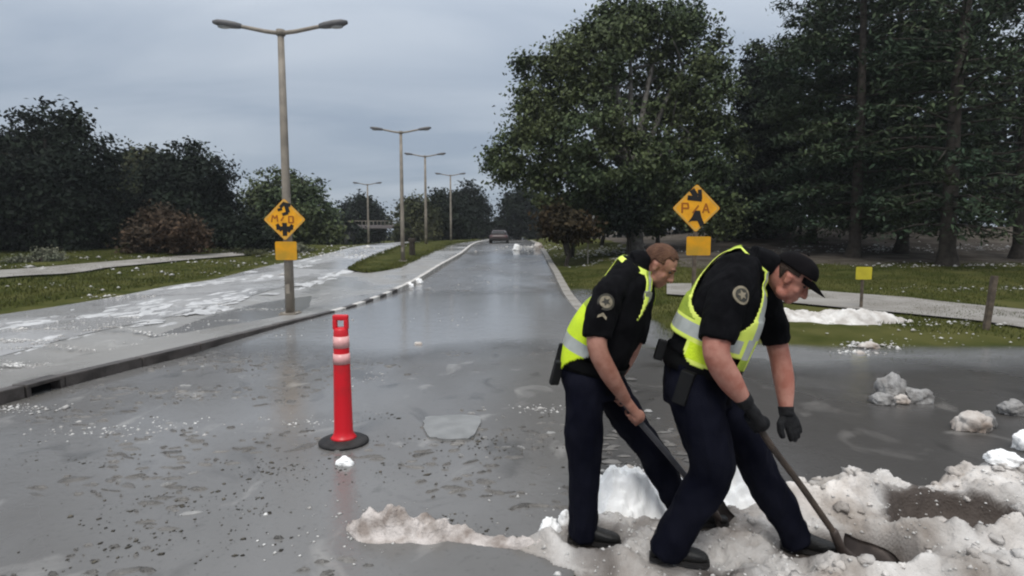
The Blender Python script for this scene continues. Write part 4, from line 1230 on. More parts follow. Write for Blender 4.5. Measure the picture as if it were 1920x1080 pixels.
tree('big_tree', 'huge broad tree with pale limbs rising right of the road', 1195, 31, [
    (1175, 60, 70, 48, 0), (1245, 62, 72, 50, .5), (1290, 110, 52, 62, 0), (1110, 110, 66, 62, -.5), (1052, 145, 48, 44, 0), (1030, 215, 56, 58, .5),
    (985, 235, 32, 46, 0), (955, 300, 38, 34, -.4), (1000, 305, 58, 52, 0), (1095, 230, 75, 60, -2), (1320, 190, 52, 70, 0), (1250, 250, 80, 60, 1.5), (1330, 280, 52, 72, 0),
    (1160, 305, 90, 60, -2), (1060, 350, 70, 52, 0), (1290, 355, 80, 60, 0), (1190, 390, 95, 48, 1), (1100, 410, 60, 35, 0), (1330, 400, 50, 45, 0), (1130, 170, 60, 50, 2.5), (1245, 175, 70, 50, 3),
     (1195, 30, 40, 26, 0), (1290, 40, 36, 34, 0), (1080, 80, 34, 30, 0), (1000, 175, 26, 28, 0), (985, 130, 14, 22, 0), (935, 305, 22, 20, 0), (960, 255, 16, 24, 0), (1350, 150, 24, 34, 0), (940, 335, 18, 16, 0), (1130, 50, 30, 24, 0)],
     'leaf_mid', 44000, .165, .42, 120, None, .62, bark='bark_pale', limbs=16, shell=.62, per=90)
tree('rust_tree', 'small rust brown tree under the left edge of the big tree', 1062, 28.6, [(1048, 408, 26, 18), (1072, 418, 28, 20), (1042, 428, 24, 16), (1080, 434, 26, 13)], 'leaf_rust', 4200, .17, .12, 121, None, .5)
GT = 'thin trunks under the big tree'
for k, (px, d, lob, lab) in enumerate([(1072, 33, [(1070, 395, 26, 30)], 'thin dark understorey tree left of the pale roadside sign'),
                                (1128, 38, [(1130, 400, 34, 32)], 'thin dark understorey tree right of the pale roadside sign'),
                                (1178, 30, [(1175, 390, 30, 36)], 'thin dark understorey tree behind the bareheaded officer'),
                                (1232, 35, [(1235, 395, 40, 36)], 'thin dark understorey tree between the big trunk and the yellow sign'),
                                (1345, 36, [(1345, 385, 42, 50), (1370, 420, 40, 30)], 'dark understorey tree right of the yellow diamond sign')]):
    tree('understorey_tree', lab, px, d, lob, 'leaf_dark', 2600, .17, .17, 130 + k, GT, .5, limbs=2)
tree('dark_conifer', 'narrow black green conifer between the big tree and the pines', 1424, 37, [(1418, 130, 26, 50), (1420, 195, 42, 60), (1425, 265, 55, 70), (1420, 340, 66, 70), (1425, 410, 70, 50), (1455, 170, 34, 60), (1470, 250, 40, 70)], 'leaf_dark', 15000, .19, .34, 140, None, .6, droop=.3)

def pine(label, px, d, height, r0, seed, spread, n, z_low, group, off=None, dens=1.0):
    """Tall conifer: whorls of limbs along a straight trunk, needle sprays along every limb."""
    g = np.random.default_rng(seed)
    x = (px - 960) / 1100 * d
    base = Vector((x, d, float(ground_z(x, d))))
    root = thing('pine_tree', label, 'tree', base, group)
    bm = bmesh.new()
    pts = [(0, 0, -.3), (0, 0, .05), (g.normal(0, .05), 0, .7), (g.normal(0, .1), g.normal(0, .1), height * .4), (g.normal(0, .15), 0, height * .75), (0, 0, height)]
    add_tube(bm, pts, [r0 * 1.9, r0 * 1.5, r0, r0 * .72, r0 * .4, .03], 11)
    bm_obj('trunk', bm, MAT['bark'], root, True)
    C, Nn, S = [], [], []
    bmL = bmesh.new()
    z = z_low
    while z < height * .97:
        f = (z - z_low) / (height - z_low)
        R0 = spread * (np.interp(f, [0, .15, .45, .8, 1], [.72, 1.0, .86, .45, .08]))
        for k in range(g.integers(4, 7)):
            a = g.uniform(0, 2 * np.pi); ln_ = R0 * g.uniform(.6, 1.15)
            rise = np.interp(f, [0, .4, 1], [-.16, .05, .5]) + g.normal(0, .08)
            tip = Vector((math.cos(a) * ln_, math.sin(a) * ln_, z + rise * ln_))
            s0 = Vector((0, 0, z)); m0 = s0.lerp(tip, .5) + Vector((0, 0, .06 * ln_))
            add_tube(bmL, [s0, m0, tip], [r0 * .22 * (1 - .6 * f), r0 * .13 * (1 - .6 * f), .012], 5, rounded=False)
            nb = max(2, int(ln_ / .55))
            for q in range(nb):
                t = .28 + .75 * (q + g.random()) / nb
                p = (1 - t) ** 2 * np.array(s0) + 2 * t * (1 - t) * np.array(m0) + t * t * np.array(tip)
                m = int(1.9 * n * dens * g.uniform(.6, 1.4))
                side = np.array([-math.sin(a), math.cos(a), 0])
                out = np.array([math.cos(a), math.sin(a), 0])
                w_ = .20 + .30 * ln_ / spread * (1.1 - t * .6)
                o1 = g.normal(size=(m, 1)) * side * w_ * 1.3 + g.normal(size=(m, 1)) * out * w_ + np.stack([np.zeros(m), np.zeros(m), g.normal(0, .13, m) - .08], -1)
                C.append(p + o1)
                Nn.append(g.normal(size=(m, 3)) * .6 + np.array([0, 0, .8])); S.append(g.uniform(.085, .185, m))
        z += g.uniform(.42, .72) * (1 + .5 * f)
    bm_obj('limb', bmL, MAT['bark'], root, True)['kind'] = 'stuff'
    C = np.concatenate(C); Nn = np.concatenate(Nn); S = np.concatenate(S)
    leaves('crown', root, C, Nn, S, MAT['pine'], g, .34)
    return root
GP = 'tall dark pines on the right slope'
pine('tall pine with a slim bare trunk just right of the capped officer\'s head', 1597, 27.5, 17.5, .26, 201, 4.6, 24, 1.9, GP)
pine('pine between two others, its trunk base ringed by pale hail', 1687, 29, 17, .27, 202, 4.4, 24, 1.6, GP)
pine('nearest big pine with a flared black trunk and open sunlit gaps', 1776, 24, 17, .30, 203, 4.3, 15, 1.7, GP, dens=.55)
pine('right-hand pine trunk cut by the frame edge', 1906, 27, 17, .24, 204, 4.2, 15, 2.2, GP, dens=.6)
pine('pine standing behind the capped officer, full of dark green', 1520, 33, 16.5, .26, 205, 4.6, 28, 1.4, GP)
pine('pine far behind the nearest big pine on the slope', 1660, 40, 20, .3, 206, 5.2, 26, 1.5, GP)

# the wood that closes the view behind the trees
def wood(name, label, regs, mat, n, leaf, seed):
    g = np.random.default_rng(seed)
    L_ = []
    for (x0, x1, d, h) in regs:
        k = max(2, int(abs(x1 - x0) / 3.2))
        for i in range(k):
            x = x0 + (x1 - x0) * (i + .5) / k + g.normal(0, .8); y = d + g.normal(0, 2.0); hh = h * g.uniform(.75, 1.15)
            z = float(ground_z(x, y))
            L_.append((np.array([x, y, z + hh * .55]), np.array([2.6, 2.2, hh * .5])))
            L_.append((np.array([x + 1, y, z + hh * .25]), np.array([2.6, 2.2, hh * .3])))
    cen, nor, size, _ = scatter(L_, n, 1.1, leaf, g, .5)
    o = leaves(name, None, cen, nor, size, MAT[mat], g)
    return tag(o, label, 'wood', kind='stuff')
wood('woods', 'dark wood closing the view behind the roadside trees', [(-75, -32, 55, 9), (-34, -20, 72, 5), (-34, -9, 130, 3.4), (-9, 12, 150, 7), (4, 20, 52, 8), (14, 62, 56, 17), (30, 75, 48, 17)], 'leaf_dark', 66000, .34, 301)

# ------------------------------------------------------------------ the two officers
MAT['skin'] = M('skin', (.29, .125, .085), (.42, .21, .155), scale=14, rough=.55, spec=.35, bump=.15, bscale=120)
MAT['skin_red'] = M('skin_ruddy', (.36, .135, .095), (.47, .225, .17), scale=14, rough=.55, spec=.35, bump=.15, bscale=120)
MAT['navy'] = M('navy_trousers', (.0026, .0030, .0075), (.0068, .0073, .0135), scale=6, rough=.9, spec=.07, bump=.3, bscale=160)
MAT['shirt'] = M('black_shirt', (.0028, .0028, .0036), (.0072, .0072, .0085), scale=7, rough=.9, spec=.07, bump=.3, bscale=160)
MAT['boot'] = M('black_boot', (.008, .008, .008), (.014, .013, .012), scale=12, rough=.5, spec=.35, bump=.3, bscale=80)
MAT['leather'] = M('black_gear', (.006, .006, .007), (.009, .009, .009), scale=14, rough=.6, spec=.15)
MAT['glove'] = M('black_glove', (.010, .010, .011), (.018, .018, .019), scale=18, rough=.75, spec=.2, bump=.4, bscale=120)
MAT['lime'] = M('lime_vest', (.62, .80, .025), (.52, .70, .03), scale=10, rough=.65, spec=.25, bump=.25, bscale=90)
MAT['lime_mesh'] = M('lime_vest_mesh', (.36, .46, .055), (.28, .37, .05), scale=14, rough=.8, spec=.15, bump=.5, bscale=140)
MAT['lime_edge'] = M('lime_vest_edging', (.74, .84, .16), (.64, .76, .12), scale=10, rough=.6, spec=.25)
MAT['silver'] = M('silver_tape', (.47, .49, .46), (.36, .38, .36), scale=12, rough=.35, spec=.5, metallic=.2)
MAT['hair_red'] = M('short_reddish_hair', (.095, .045, .028), (.15, .075, .045), scale=30, rough=.75, spec=.25, bump=.8, bscale=160)
MAT['hair_dark'] = M('short_dark_hair', (.035, .022, .016), (.06, .038, .028), scale=30, rough=.8, bump=.8, bscale=160)
MAT['cap'] = M('black_cap', (.0040, .0034, .0042), (.0070, .006, .0068), scale=14, rough=.85, spec=.08)
MAT['patch_tan'] = M('patch_tan', (.25, .215, .155), (.17, .145, .10), scale=40, rough=.8)
MAT['patch_dark'] = M('patch_dark', (.030, .030, .028), (.06, .055, .04), scale=60, rough=.8)
MAT['badge'] = M('silver_badge', (.42, .42, .40), (.28, .28, .27), scale=40, rough=.35, metallic=.4)
MAT['eye'] = M('eye_dark', (.05, .035, .03), rough=.2, spec=.5)
MAT['brow'] = M('eyebrow', (.10, .05, .03), rough=.8)
MAT['shaft'] = M('shovel_shaft', (.040, .030, .024), (.075, .055, .042), scale=9, rough=.55, spec=.35, bump=.3, bscale=60)
MAT['shaft_grey'] = M('grey_shovel_shaft', (.085, .085, .095), (.055, .055, .062), scale=9, rough=.45, spec=.4)
MAT['steel'] = M('dark_shovel_steel', (.045, .034, .030), (.085, .065, .055), scale=7, rough=.45, spec=.45, metallic=.4)

V3 = Vector
def yaw_axes(deg):
    a = R(deg)
    F = V3((math.cos(a), -math.sin(a), 0)); N_ = V3((-math.sin(a), -math.cos(a), 0))
    return F, N_                              # facing, and the side turned to the camera

class Torso:
    def __init__(s, ctrl, side):
        """ctrl: (centre, half width, half depth) from crotch to neck base; side: lateral axis towards the near shoulder."""
        A = spline([tuple(c) + (a, b) for c, a, b in ctrl], 12)
        s.c = [V3(p[:3]) for p in A]; s.a = [p[3] for p in A]; s.b = [p[4] for p in A]
        n = len(A); s.n = n; s.side = side
        s.fr = []
        for i in range(n):
            t = (s.c[min(i + 1, n - 1)] - s.c[max(i - 1, 0)]).normalized()
            f = t.cross(side); f = -f if f.dot(V3((1, 0, 0))) < 0 else f
            f.normalize()
            s.fr.append((t, f))
    def at(s, t, th, inf=0.0, power=2.35):
        x = min(max(t, 0), 1) * (s.n - 1); i = min(int(x), s.n - 2); k = x - i
        c = s.c[i].lerp(s.c[i + 1], k); a = s.a[i] * (1 - k) + s.a[i + 1] * k; b = s.b[i] * (1 - k) + s.b[i + 1] * k
        f = s.fr[i][1].lerp(s.fr[i + 1][1], k).normalized()
        ct, st = math.cos(th), math.sin(th)
        ct = math.copysign(abs(ct) ** (2 / power), ct); st = math.copysign(abs(st) ** (2 / power), st)
        return c + s.side * ((a + inf) * ct) + f * ((b + inf) * st)
    def loft(s, bm, inf=0.0, t0=0.0, t1=1.0, step=2):
        rings = []
        idx = [i for i in range(0, s.n, step) if t0 <= i / (s.n - 1) <= t1]
        for i in idx:
            rings.append((s.c[i], s.side * (s.a[i] + inf), s.fr[i][1] * (s.b[i] + inf)))
        add_loft(bm, rings, 32, 2.35)

def limb(bm, pts, rad, inf=0.0, k=5, flat=1.0):
    A = spline([tuple(p) + (r,) for p, r in zip(pts, rad)], k)
    add_tube(bm, [p[:3] for p in A], [max(p[3] + inf, .004) for p in A], 18, flat)

def grip_hand(bm, wrist, c, a, n, rs, inf=0.0, flip=1):
    """A hand closed round a shaft: palm on side n, four fingers curling one way, the thumb the other."""
    a = a.normalized(); n = (n - a * n.dot(a)).normalized(); t = a.cross(n) * flip
    pc = c + n * (rs + .017) - t * .012
    add_ball(bm, pc, a * (.043 + inf), n * (.018 + inf), t * (.040 + inf), 16, 10)
    add_tube(bm, [wrist, wrist.lerp(pc, .55), pc], [.029 + inf, .028 + inf, .026 + inf], 14)
    for i in range(4):
        o = (i - 1.5) * .0215
        end = (205, 238, 232, 205)[i]
        rr = (.0092, .0098, .0095, .0085)[i] + inf
        pts = []
        for j in range(9):
            ph = R(15 + (end - 15) * j / 8)
            k = rs + .0105 + (.006 if j in (2, 5) else 0)
            pts.append(c + a * (o + .0015 * j * (i - 1.5)) + (n * math.cos(ph) + t * math.sin(ph)) * k)
        add_tube(bm, pts, list(np.linspace(rr * 1.08, rr * .80, 9)), 10)
    pts = []
    for j in range(6):
        ph = R(-22 - 105 * j / 5)
        pts.append(c - a * (.030 + .006 * j) * 1 + (n * math.cos(ph) + t * math.sin(ph)) * (rs + .013))
    add_tube(bm, pts, list(np.linspace(.0135, .0095, 6) + inf), 10)

def open_hand(bm, wrist, d, thumb, inf=0.0, curl=.25, spread=.13, hk=1.0):
    """A relaxed open hand: direction d, thumb leaving the side of the palm near its base."""
    d = d.normalized(); th = (thumb - d * thumb.dot(d)).normalized(); nrm = d.cross(th)
    add_loft(bm, [(wrist - d * .01, th * (.026 + inf), nrm * (.019 + inf)), (wrist + d * .03, th * (.034 + inf), nrm * (.017 + inf)),
                  (wrist + d * .065, th * (.041 + inf), nrm * (.016 + inf)), (wrist + d * .092, th * (.040 + inf), nrm * (.013 + inf)), (wrist + d * .100, th * (.034 + inf), nrm * (.008 + inf))], 18, 2.6)
    for i in range(4):
        s_ = (1.5 - i) * .0205
        ln_ = (.070, .079, .073, .056)[i]
        rr = (.0092, .0096, .0092, .0082)[i] + inf
        sp_ = (1.5 - i) * spread
        p = wrist + d * (.088 - .004 * abs(i - 1)) + th * s_
        dd = (d + th * sp_).normalized(); pts = [p]
        ang = 0
        for f, cu in ((.44, curl), (.31, curl * 1.5), (.25, curl * 1.2)):
            ang += cu
            v = dd * math.cos(ang) + nrm * math.sin(ang)
            pts.append(pts[-1] + v * ln_ * f)
        add_tube(bm, pts, [rr * 1.05, rr, rr * .92, rr * .78], 10)
    p = wrist + d * .022 + th * .028
    p1 = p + (d * .55 + th * .83).normalized() * .044; p2 = p1 + (d * .90 + th * .40).normalized() * .036; p3 = p2 + (d * .99 + th * .08).normalized() * .028
    pts = [p, p1, p2, p3]
    add_tube(bm, pts, [.0145 + inf, .0125 + inf, .011 + inf, .009 + inf], 10)

def head_shapes(bm, o, f, s, u, k=1.0):
    q = lambda x, y, z: o + (s * x + f * y + u * z) * k
    def ball(x, y, z, a, b, c_): add_ball(bm, q(x, y, z), s * a * k, f * b * k, u * c_ * k, 18, 12)
    ball(0, -.004, .030, .076, .097, .090)
    ball(0, .022, -.040, .062, .070, .078)
    ball(0, .060, -.098, .027, .026, .020)
    ball(0, .083, .022, .047, .018, .012)
    ball(.034, .058, -.034, .024, .020, .022); ball(-.034, .058, -.034, .024, .020, .022)
    ball(0, .088, -.070, .024, .011, .010); ball(0, .084, -.082, .022, .011, .009)
    ball(.052, .010, -.085, .016, .030, .022); ball(-.052, .010, -.085, .016, .030, .022)
    add_tube(bm, [q(0, .088, .012), q(0, .104, -.018), q(0, .112, -.040)], [.009 * k, .011 * k, .014 * k], 10)
    ball(.011, .098, -.044, .010, .012, .009); ball(-.011, .098, -.044, .010, .012, .009)
    for e in (-1, 1):
        ball(e * .077, -.006, -.012, .009, .017, .028); ball(e * .079, -.010, .004, .009, .018, .014)

def patch(parent, name, axis_p, a, n, rc, rd, mats, h0=.003):
    """Embroidered round patch curved on a sleeve: a rim, a field and a small emblem."""
    a = a.normalized(); n = (n - a * n.dot(a)).normalized(); x = a.cross(n)
    def disc(nm, poly, mat, lift, par):
        bm = bmesh.new()
        ring = [(px, py) for px, py in poly]
        def put(px, py, h):
            th = px / rc
            return axis_p + a * py + n * ((rc + h) * math.cos(th)) + x * ((rc + h) * math.sin(th))
        c_ = (sum(p[0] for p in ring) / len(ring), sum(p[1] for p in ring) / len(ring))
        vc = bm.verts.new(put(*c_, lift)); m1 = [bm.verts.new(put(c_[0] + (p[0] - c_[0]) * .5, c_[1] + (p[1] - c_[1]) * .5, lift)) for p in ring]
        m2 = [bm.verts.new(put(p[0], p[1], lift)) for p in ring]; m3 = [bm.verts.new(put(p[0], p[1], lift - .006)) for p in ring]
        k = len(ring)
        for i in range(k):
            j = (i + 1) % k
            bm.faces.new((vc, m1[i], m1[j])); bm.faces.new((m1[i], m2[i], m2[j], m1[j])); bm.faces.new((m2[i], m3[i], m3[j], m2[j]))
        return bm_obj(nm, bm, mat, par, False)
    circ = lambda r, n_=24, cx=0, cy=0: [(cx + r * math.cos(2 * math.pi * i / n_), cy + r * math.sin(2 * math.pi * i / n_)) for i in range(n_)]
    o = disc(name, circ(rd), mats[0], h0, parent)
    disc('emblem_field', circ(rd * .72), mats[1], h0 + .002, o)
    star = [((rd * (.56 if i % 2 == 0 else .26)) * math.sin(math.pi * i / 5), (rd * (.56 if i % 2 == 0 else .26)) * math.cos(math.pi * i / 5)) for i in range(10)]
    disc('emblem', star, mats[0], h0 + .0035, o)
    return o, disc

def boot(name, parent, ankle, toe, sole_z, side):
    """Low boot: sole slab, shaped upper, heel; toes point from ankle to toe."""
    d = V3((toe.x - ankle.x, toe.y - ankle.y, 0)).normalized(); s = V3((-d.y, d.x, 0)); up = V3((0, 0, 1))
    heel = V3((ankle.x, ankle.y, sole_z)) - d * .075
    bm = bmesh.new()
    secs = [(.0, .030, .035, .040), (.02, .036, .075, .055), (.07, .040, .135, .075), (.11, .040, .110, .068), (.16, .044, .078, .052), (.21, .048, .062, .042), (.25, .046, .055, .036), (.285, .034, .042, .026), (.30, .018, .028, .014)]
    add_loft(bm, [(heel + d * x + up * (h / 2 + .018), s * w_, up * (h / 2)) for x, w_, h, _ in secs], 20, 2.8)
    add_tube(bm, [V3((ankle.x, ankle.y, sole_z + .08)), ankle + up * .03, ankle + up * .09], [.052, .056, .060], 16)
    me = fuse(name, bm, .007, 4)
    b = mesh_obj(name, me, MAT['boot'], parent, True)
    bm = bmesh.new()
    out = [(-.004, .030), (.03, .037), (.08, .036), (.13, .036), (.18, .046), (.23, .050), (.28, .040), (.305, .020)]
    L_ = [heel + d * x + s * w_ for x, w_ in out] + [heel + d * x - s * w_ for x, w_ in reversed(out)]
    lo = [bm.verts.new(p) for p in L_]; hi = [bm.verts.new(p + up * .024) for p in L_]
    bm.faces.new(list(reversed(lo))); bm.faces.new(hi)
    for i in range(len(lo)): bm.faces.new((lo[i], lo[(i + 1) % len(lo)], hi[(i + 1) % len(lo)], hi[i]))
    bm_obj('sole', bm, MAT['rubber'], b)
    return b

def officer(label, o):
    F, NS = yaw_axes(o['yaw'])
    root = thing('person', label, 'person', (0, 0, 0), 'officers shovelling hail')
    T = Torso(o['torso'], NS)
    hf, hu = o['head_f'].normalized(), None
    hs = hf.cross(V3((0, 0, 1))).normalized()
    hu = hs.cross(hf).normalized()
    hc = o['head']
    neck0 = o['torso'][-1][0]
    hk = o.get('head_k', 1.0)
    # --- the body: one continuous figure
    bm = bmesh.new()
    T.loft(bm, -.022, 0, .96)
    head_shapes(bm, hc, hf, hs, hu, hk)
    add_tube(bm, [neck0.lerp(hc, .22), neck0.lerp(hc, .42), hc - hu * .062 * hk - hf * .006 * hk], [.044, .052, .046], 16)
    for arm in o['arms']:
        limb(bm, arm['p'], arm['r'])
        arm['hand'](bm, 0.0 if not arm.get('glove') else -.002)
    for leg in o['legs']:
        limb(bm, leg['p'], [r * .72 for r in leg['r'][:-1]] + [.046])
        an, to = leg['p'][-1], leg['toe']
        add_tube(bm, [V3((an.x, an.y, leg['sole'] + .06)), V3((an.x, an.y, leg['sole'] + .055)).lerp(V3((to.x, to.y, leg['sole'] + .042)), .7)], [.028, .022], 12, .8)
    me = fuse('body', bm, .0060, 6)
    mesh_obj('body', me, MAT[o['skin']], root, True)
    for e in (-1, 1):
        bm = bmesh.new(); add_ball(bm, hc + (hs * e * .031 + hf * .0785 + hu * .002) * hk, hs * .012, hf * .008, hu * .0075, 12, 8); bm_obj('eye', bm, MAT['eye'], root, True)
        bm = bmesh.new(); add_tube(bm, [hc + (hs * e * .016 + hf * .098 + hu * .022) * hk, hc + (hs * e * .034 + hf * .095 + hu * .027) * hk, hc + (hs * e * .050 + hf * .082 + hu * .020) * hk], [.0045, .005, .003], 8); bm_obj('eyebrow', bm, MAT['brow'], root, True)
    # --- hair, cap
    bm = bmesh.new()
    bmesh.ops.create_icosphere(bm, subdivisions=5, radius=1)
    for v in bm.verts:
        p = v.co.copy()
        k = 1.0 + .035 * mnoise.noise(p * 9) + .03 * mnoise.noise(p * 22)
        v.co = hc + (hs * (p.x * .081 * k) + hf * (p.y * .102 * k - .006) + hu * (p.z * .097 * k + .032)) * hk
        v.tag = (p.z < .42 - .05 and p.y > .35) or (p.z < -.10 and p.y > -.28) or p.z < -.80 or (p.y > .72 and p.z < .55)
    bmesh.ops.delete(bm, geom=[v for v in bm.verts if v.tag], context='VERTS')
    bmesh.ops.solidify(bm, geom=bm.faces[:], thickness=.008)
    bm_obj('hair', bm, MAT[o['hair']], root, True)
    if o.get('cap'):
        bm = bmesh.new()
        bmesh.ops.create_icosphere(bm, subdivisions=5, radius=1)
        for v in bm.verts:
            p = v.co.copy(); v.tag = p.z < .02
            pw = 1 - .10 * max(0, p.z) ** 3
            v.co = hc + (hs * (p.x * .090) + hf * (p.y * .112 - .004) + hu * (p.z * .098 * pw + .040 + .004 * p.y)) * hk
        bmesh.ops.delete(bm, geom=[v for v in bm.verts if v.tag], context='VERTS')
        bmesh.ops.solidify(bm, geom=bm.faces[:], thickness=.006)
        cap = bm_obj('cap', bm, MAT['cap'], root, True)
        bm = bmesh.new()
        rows = []
        for i in range(9):
            t = i / 8; row = []
            for j in range(15):
                a = R(-68 + 136 * j / 14)
                r_ = 1 + t * (.72 * math.cos(a * 1.0) ** 1.3 if abs(a) < 1.5 else 0)
                x = math.sin(a) * .092 * (1 + .10 * t * math.cos(a)); y = math.cos(a) * .110 * r_
                z = .044 - .030 * t * math.cos(a) - .022 * (math.sin(a) ** 2) * t
                row.append(bm.verts.new(hc + (hs * x + hf * y + hu * z) * hk))
            rows.append(row)
        for a_, b_ in zip(rows, rows[1:]):
            for j in range(14): bm.faces.new((a_[j], a_[j + 1], b_[j + 1], b_[j]))
        bmesh.ops.solidify(bm, geom=bm.faces[:], thickness=.005)
        bm_obj('cap_bill', bm, MAT['cap'], cap, True)
        bm = bmesh.new(); add_ball(bm, hc + (hu * .138 - hf * .004) * hk, hs * .009, hf * .009, hu * .005, 10, 6); bm_obj('cap_button', bm, MAT['cap'], cap, True)
    # --- shirt with short sleeves
    bm = bmesh.new()
    T.loft(bm, .006, .02, 1.0)
    add_tube(bm, [neck0 - (o['torso'][-1][0] - o['torso'][-2][0]) * .5, neck0 + (hc - neck0) * .30, neck0 + (hc - neck0) * .50], [.090, .074, .066], 18, rounded=False)
    for arm in o['arms']:
        A = spline([tuple(p) for p in arm['p']], 5)
        k = int(len(A) * arm['sleeve'])
        pts = [V3(p) for p in A[:k + 1]]
        rr = np.interp(np.linspace(0, 1, len(pts)), [0, .35, 1], arm['sr'])
        sh = pts[0]
        inner = T.at(.80, 0 if arm['near'] else math.pi, -.09)
        add_tube(bm, [inner] + pts, [arm['sr'][0] * .95] + list(rr), 20, rounded=False)
        add_ball(bm, sh, NS * arm['sr'][0] * 1.0, F * arm['sr'][0] * 1.02, V3((0, 0, 1)) * arm['sr'][0] * .95, 18, 12)
    me = fuse('shirt', bm, .008, 6, fold=(.012, 9, .6))
    shirt = mesh_obj('shirt', me, MAT['shirt'], root, True)
    # --- trousers, belt
    bm = bmesh.new()
    T.loft(bm, .012, 0, o['belt_t'] + .01)
    for leg in o['legs']:
        A = spline([tuple(p) + (r,) for p, r in zip(leg['p'], leg['r'])], 6)
        add_tube(bm, [p[:3] for p in A], [p[3] for p in A], 22, rounded=False)
        add_ball(bm, leg['p'][0], NS * leg['r'][0], F * leg['r'][0] * 1.08, V3((0, 0, 1)) * leg['r'][0], 18, 12)
    me = fuse('trousers', bm, .009, 6, fold=(.018, 7, .45))
    mesh_obj('trousers', me, MAT['navy'], root, True)
    def band(name, t0, t1, inf, mat, par):
        bm = bmesh.new(); n_ = 64
        rows = [[bm.verts.new(T.at(t, 2 * math.pi * k / n_, inf)) for k in range(n_)] for t in np.linspace(t0, t1, 4)]
        for a_, b_ in zip(rows, rows[1:]):
            for k in range(n_): bm.faces.new((a_[k], a_[(k + 1) % n_], b_[(k + 1) % n_], b_[k]))
        bmesh.ops.solidify(bm, geom=bm.faces[:], thickness=.008)
        return bm_obj(name, bm, mat, par, True)
    belt = band('belt', o['belt_t'] - .035, o['belt_t'] + .035, .022, MAT['leather'], root)
    for nm, th, sz, dz in o['pouches']:
        c = T.at(o['belt_t'] + dz, R(th), .045)
        out = (c - T.at(o['belt_t'] + dz, R(th), -.05)).normalized()
        up = T.fr[int(o['belt_t'] * T.n)][0]
        x = up.cross(out).normalized()
        m = Matrix((x, out, up)).transposed()
        bm = bmesh.new(); add_box(bm, c, sz, m, .008); bm_obj(nm, bm, MAT['leather'], root)
    # --- hi-vis vest: thin shell on the shirt, with arm holes, open front and tape
    bm = bmesh.new()
    nt_, nth = 110, 150
    inf = .020
    tv = np.linspace(o['vest_t0'], .985, nt_)
    vs = [[bm.verts.new(T.at(t, 2 * math.pi * k / nth, inf + .006 * mnoise.noise(V3((k * .12, t * 9, 3))) + (.012 * (1 - t) if t < .5 else 0))) for k in range(nth)] for t in tv]
    for i in range(nt_ - 1):
        for k in range(nth):
            t = (tv[i] + tv[i + 1]) / 2; th = (k + .5) / nth * 360
            mi = o['vest_fn'](t, (th + 180) % 360 - 180)
            if mi is None: continue
            f = bm.faces.new((vs[i][k], vs[i + 1][k], vs[i + 1][(k + 1) % nth], vs[i][(k + 1) % nth]))
            f.material_index = mi; f.smooth = True
    for v in [v for v in bm.verts if not v.link_faces]: bm.verts.remove(v)
    bmesh.ops.recalc_face_normals(bm, faces=bm.faces)
    bmesh.ops.solidify(bm, geom=bm.faces[:], thickness=.004)
    me = bpy.data.meshes.new('vest'); bm.to_mesh(me); bm.free()
    mesh_obj('vest', me, [MAT['lime'], MAT['silver'], MAT['lime_edge'], MAT['lime_mesh']], root)
    for leg in o['legs']:
        boot('boot', root, leg['p'][-1], leg['toe'], leg['sole'], leg['near'])
    for arm in o['arms']:
        if arm.get('glove'):
            bm = bmesh.new(); arm['hand'](bm, .0035)
            wv = arm['p'][-1]; dv_ = (arm['p'][-1] - arm['p'][-2]).normalized()
            add_tube(bm, [wv - dv_ * .03, wv + dv_ * .02], [arm['r'][-1] + .009, arm['r'][-1] + .004], 16, rounded=False)
            mesh_obj('glove', fuse('glove', bm, .0045, 3), MAT['glove'], root, True)
    return root, T, shirt, F, NS

# vest patterns: (height along the torso, angle round it from the near side, front positive) -> cloth index or None
# cloth: 0 lime, 1 silver tape, 2 pale lime edging, 3 lime mesh
def vest_front(t, a):
    near = -90 <= a <= 90
    b = a if near else (180 - a if a > 0 else -180 - a)            # mirrored for the far side
    q = ((b - 8) / (54 if b > 8 else 84)) ** 2 + ((t - .73) / .325) ** 2
    if q < 1 and t < .955: return None
    if b > (72 if t < .55 else 72 + 14 * sm(.55, .9, t)): return None   # open front
    if t < .30:
        if -24 < b < 20 and t > .205 + .0004 * (b + 2) ** 2 * .25: return 2 if (b < -19 or b > 15 or t < .228) else 0
        if b > 48 and t > .24: return 3 if b < 68 else 2
        return None
    if t < .405:
        if b > 40: return 1 if 47 < b < 64 else 2
        if t < .322 or t > .388: return 2
        return 1
    if q < 1.14: return 2
    if b > 0: return 1 if 55 < b < 72 else 2
    return 1 if -128 < a < -112 else 3
def vest_rear(t, a):
    near = -90 <= a <= 90
    b = a if near else (180 - a if a > 0 else -180 - a)
    q = ((b - 4) / (52 if b > 4 else 86)) ** 2 + ((t - .74) / .33) ** 2
    if q < 1 and t < .90: return None
    if b > 0:
        if t < .50: return None
        wdt = 46 * (t - .49) / .46
        e = 4 + 52 * math.sqrt(max(0, 1 - ((t - .74) / .33) ** 2))
        if b > min(84, e + wdt): return None
        if b < e + 5 or b > e + wdt - 6: return 2
        return 1 if e + wdt * .35 < b < e + wdt * .68 else 3
    if t < .44:
        lim = 26 - 58 * ((t - .25) / .18) ** 2
        if b > lim: return None
        if t < .135 + .002 * max(0, b + 60): return None
        if b > lim - 6 or t < .155: return 2
        return 1 if .245 < t < .305 else 0
    if q < 1.12: return 2
    return 1 if -128 < a < -112 else 3

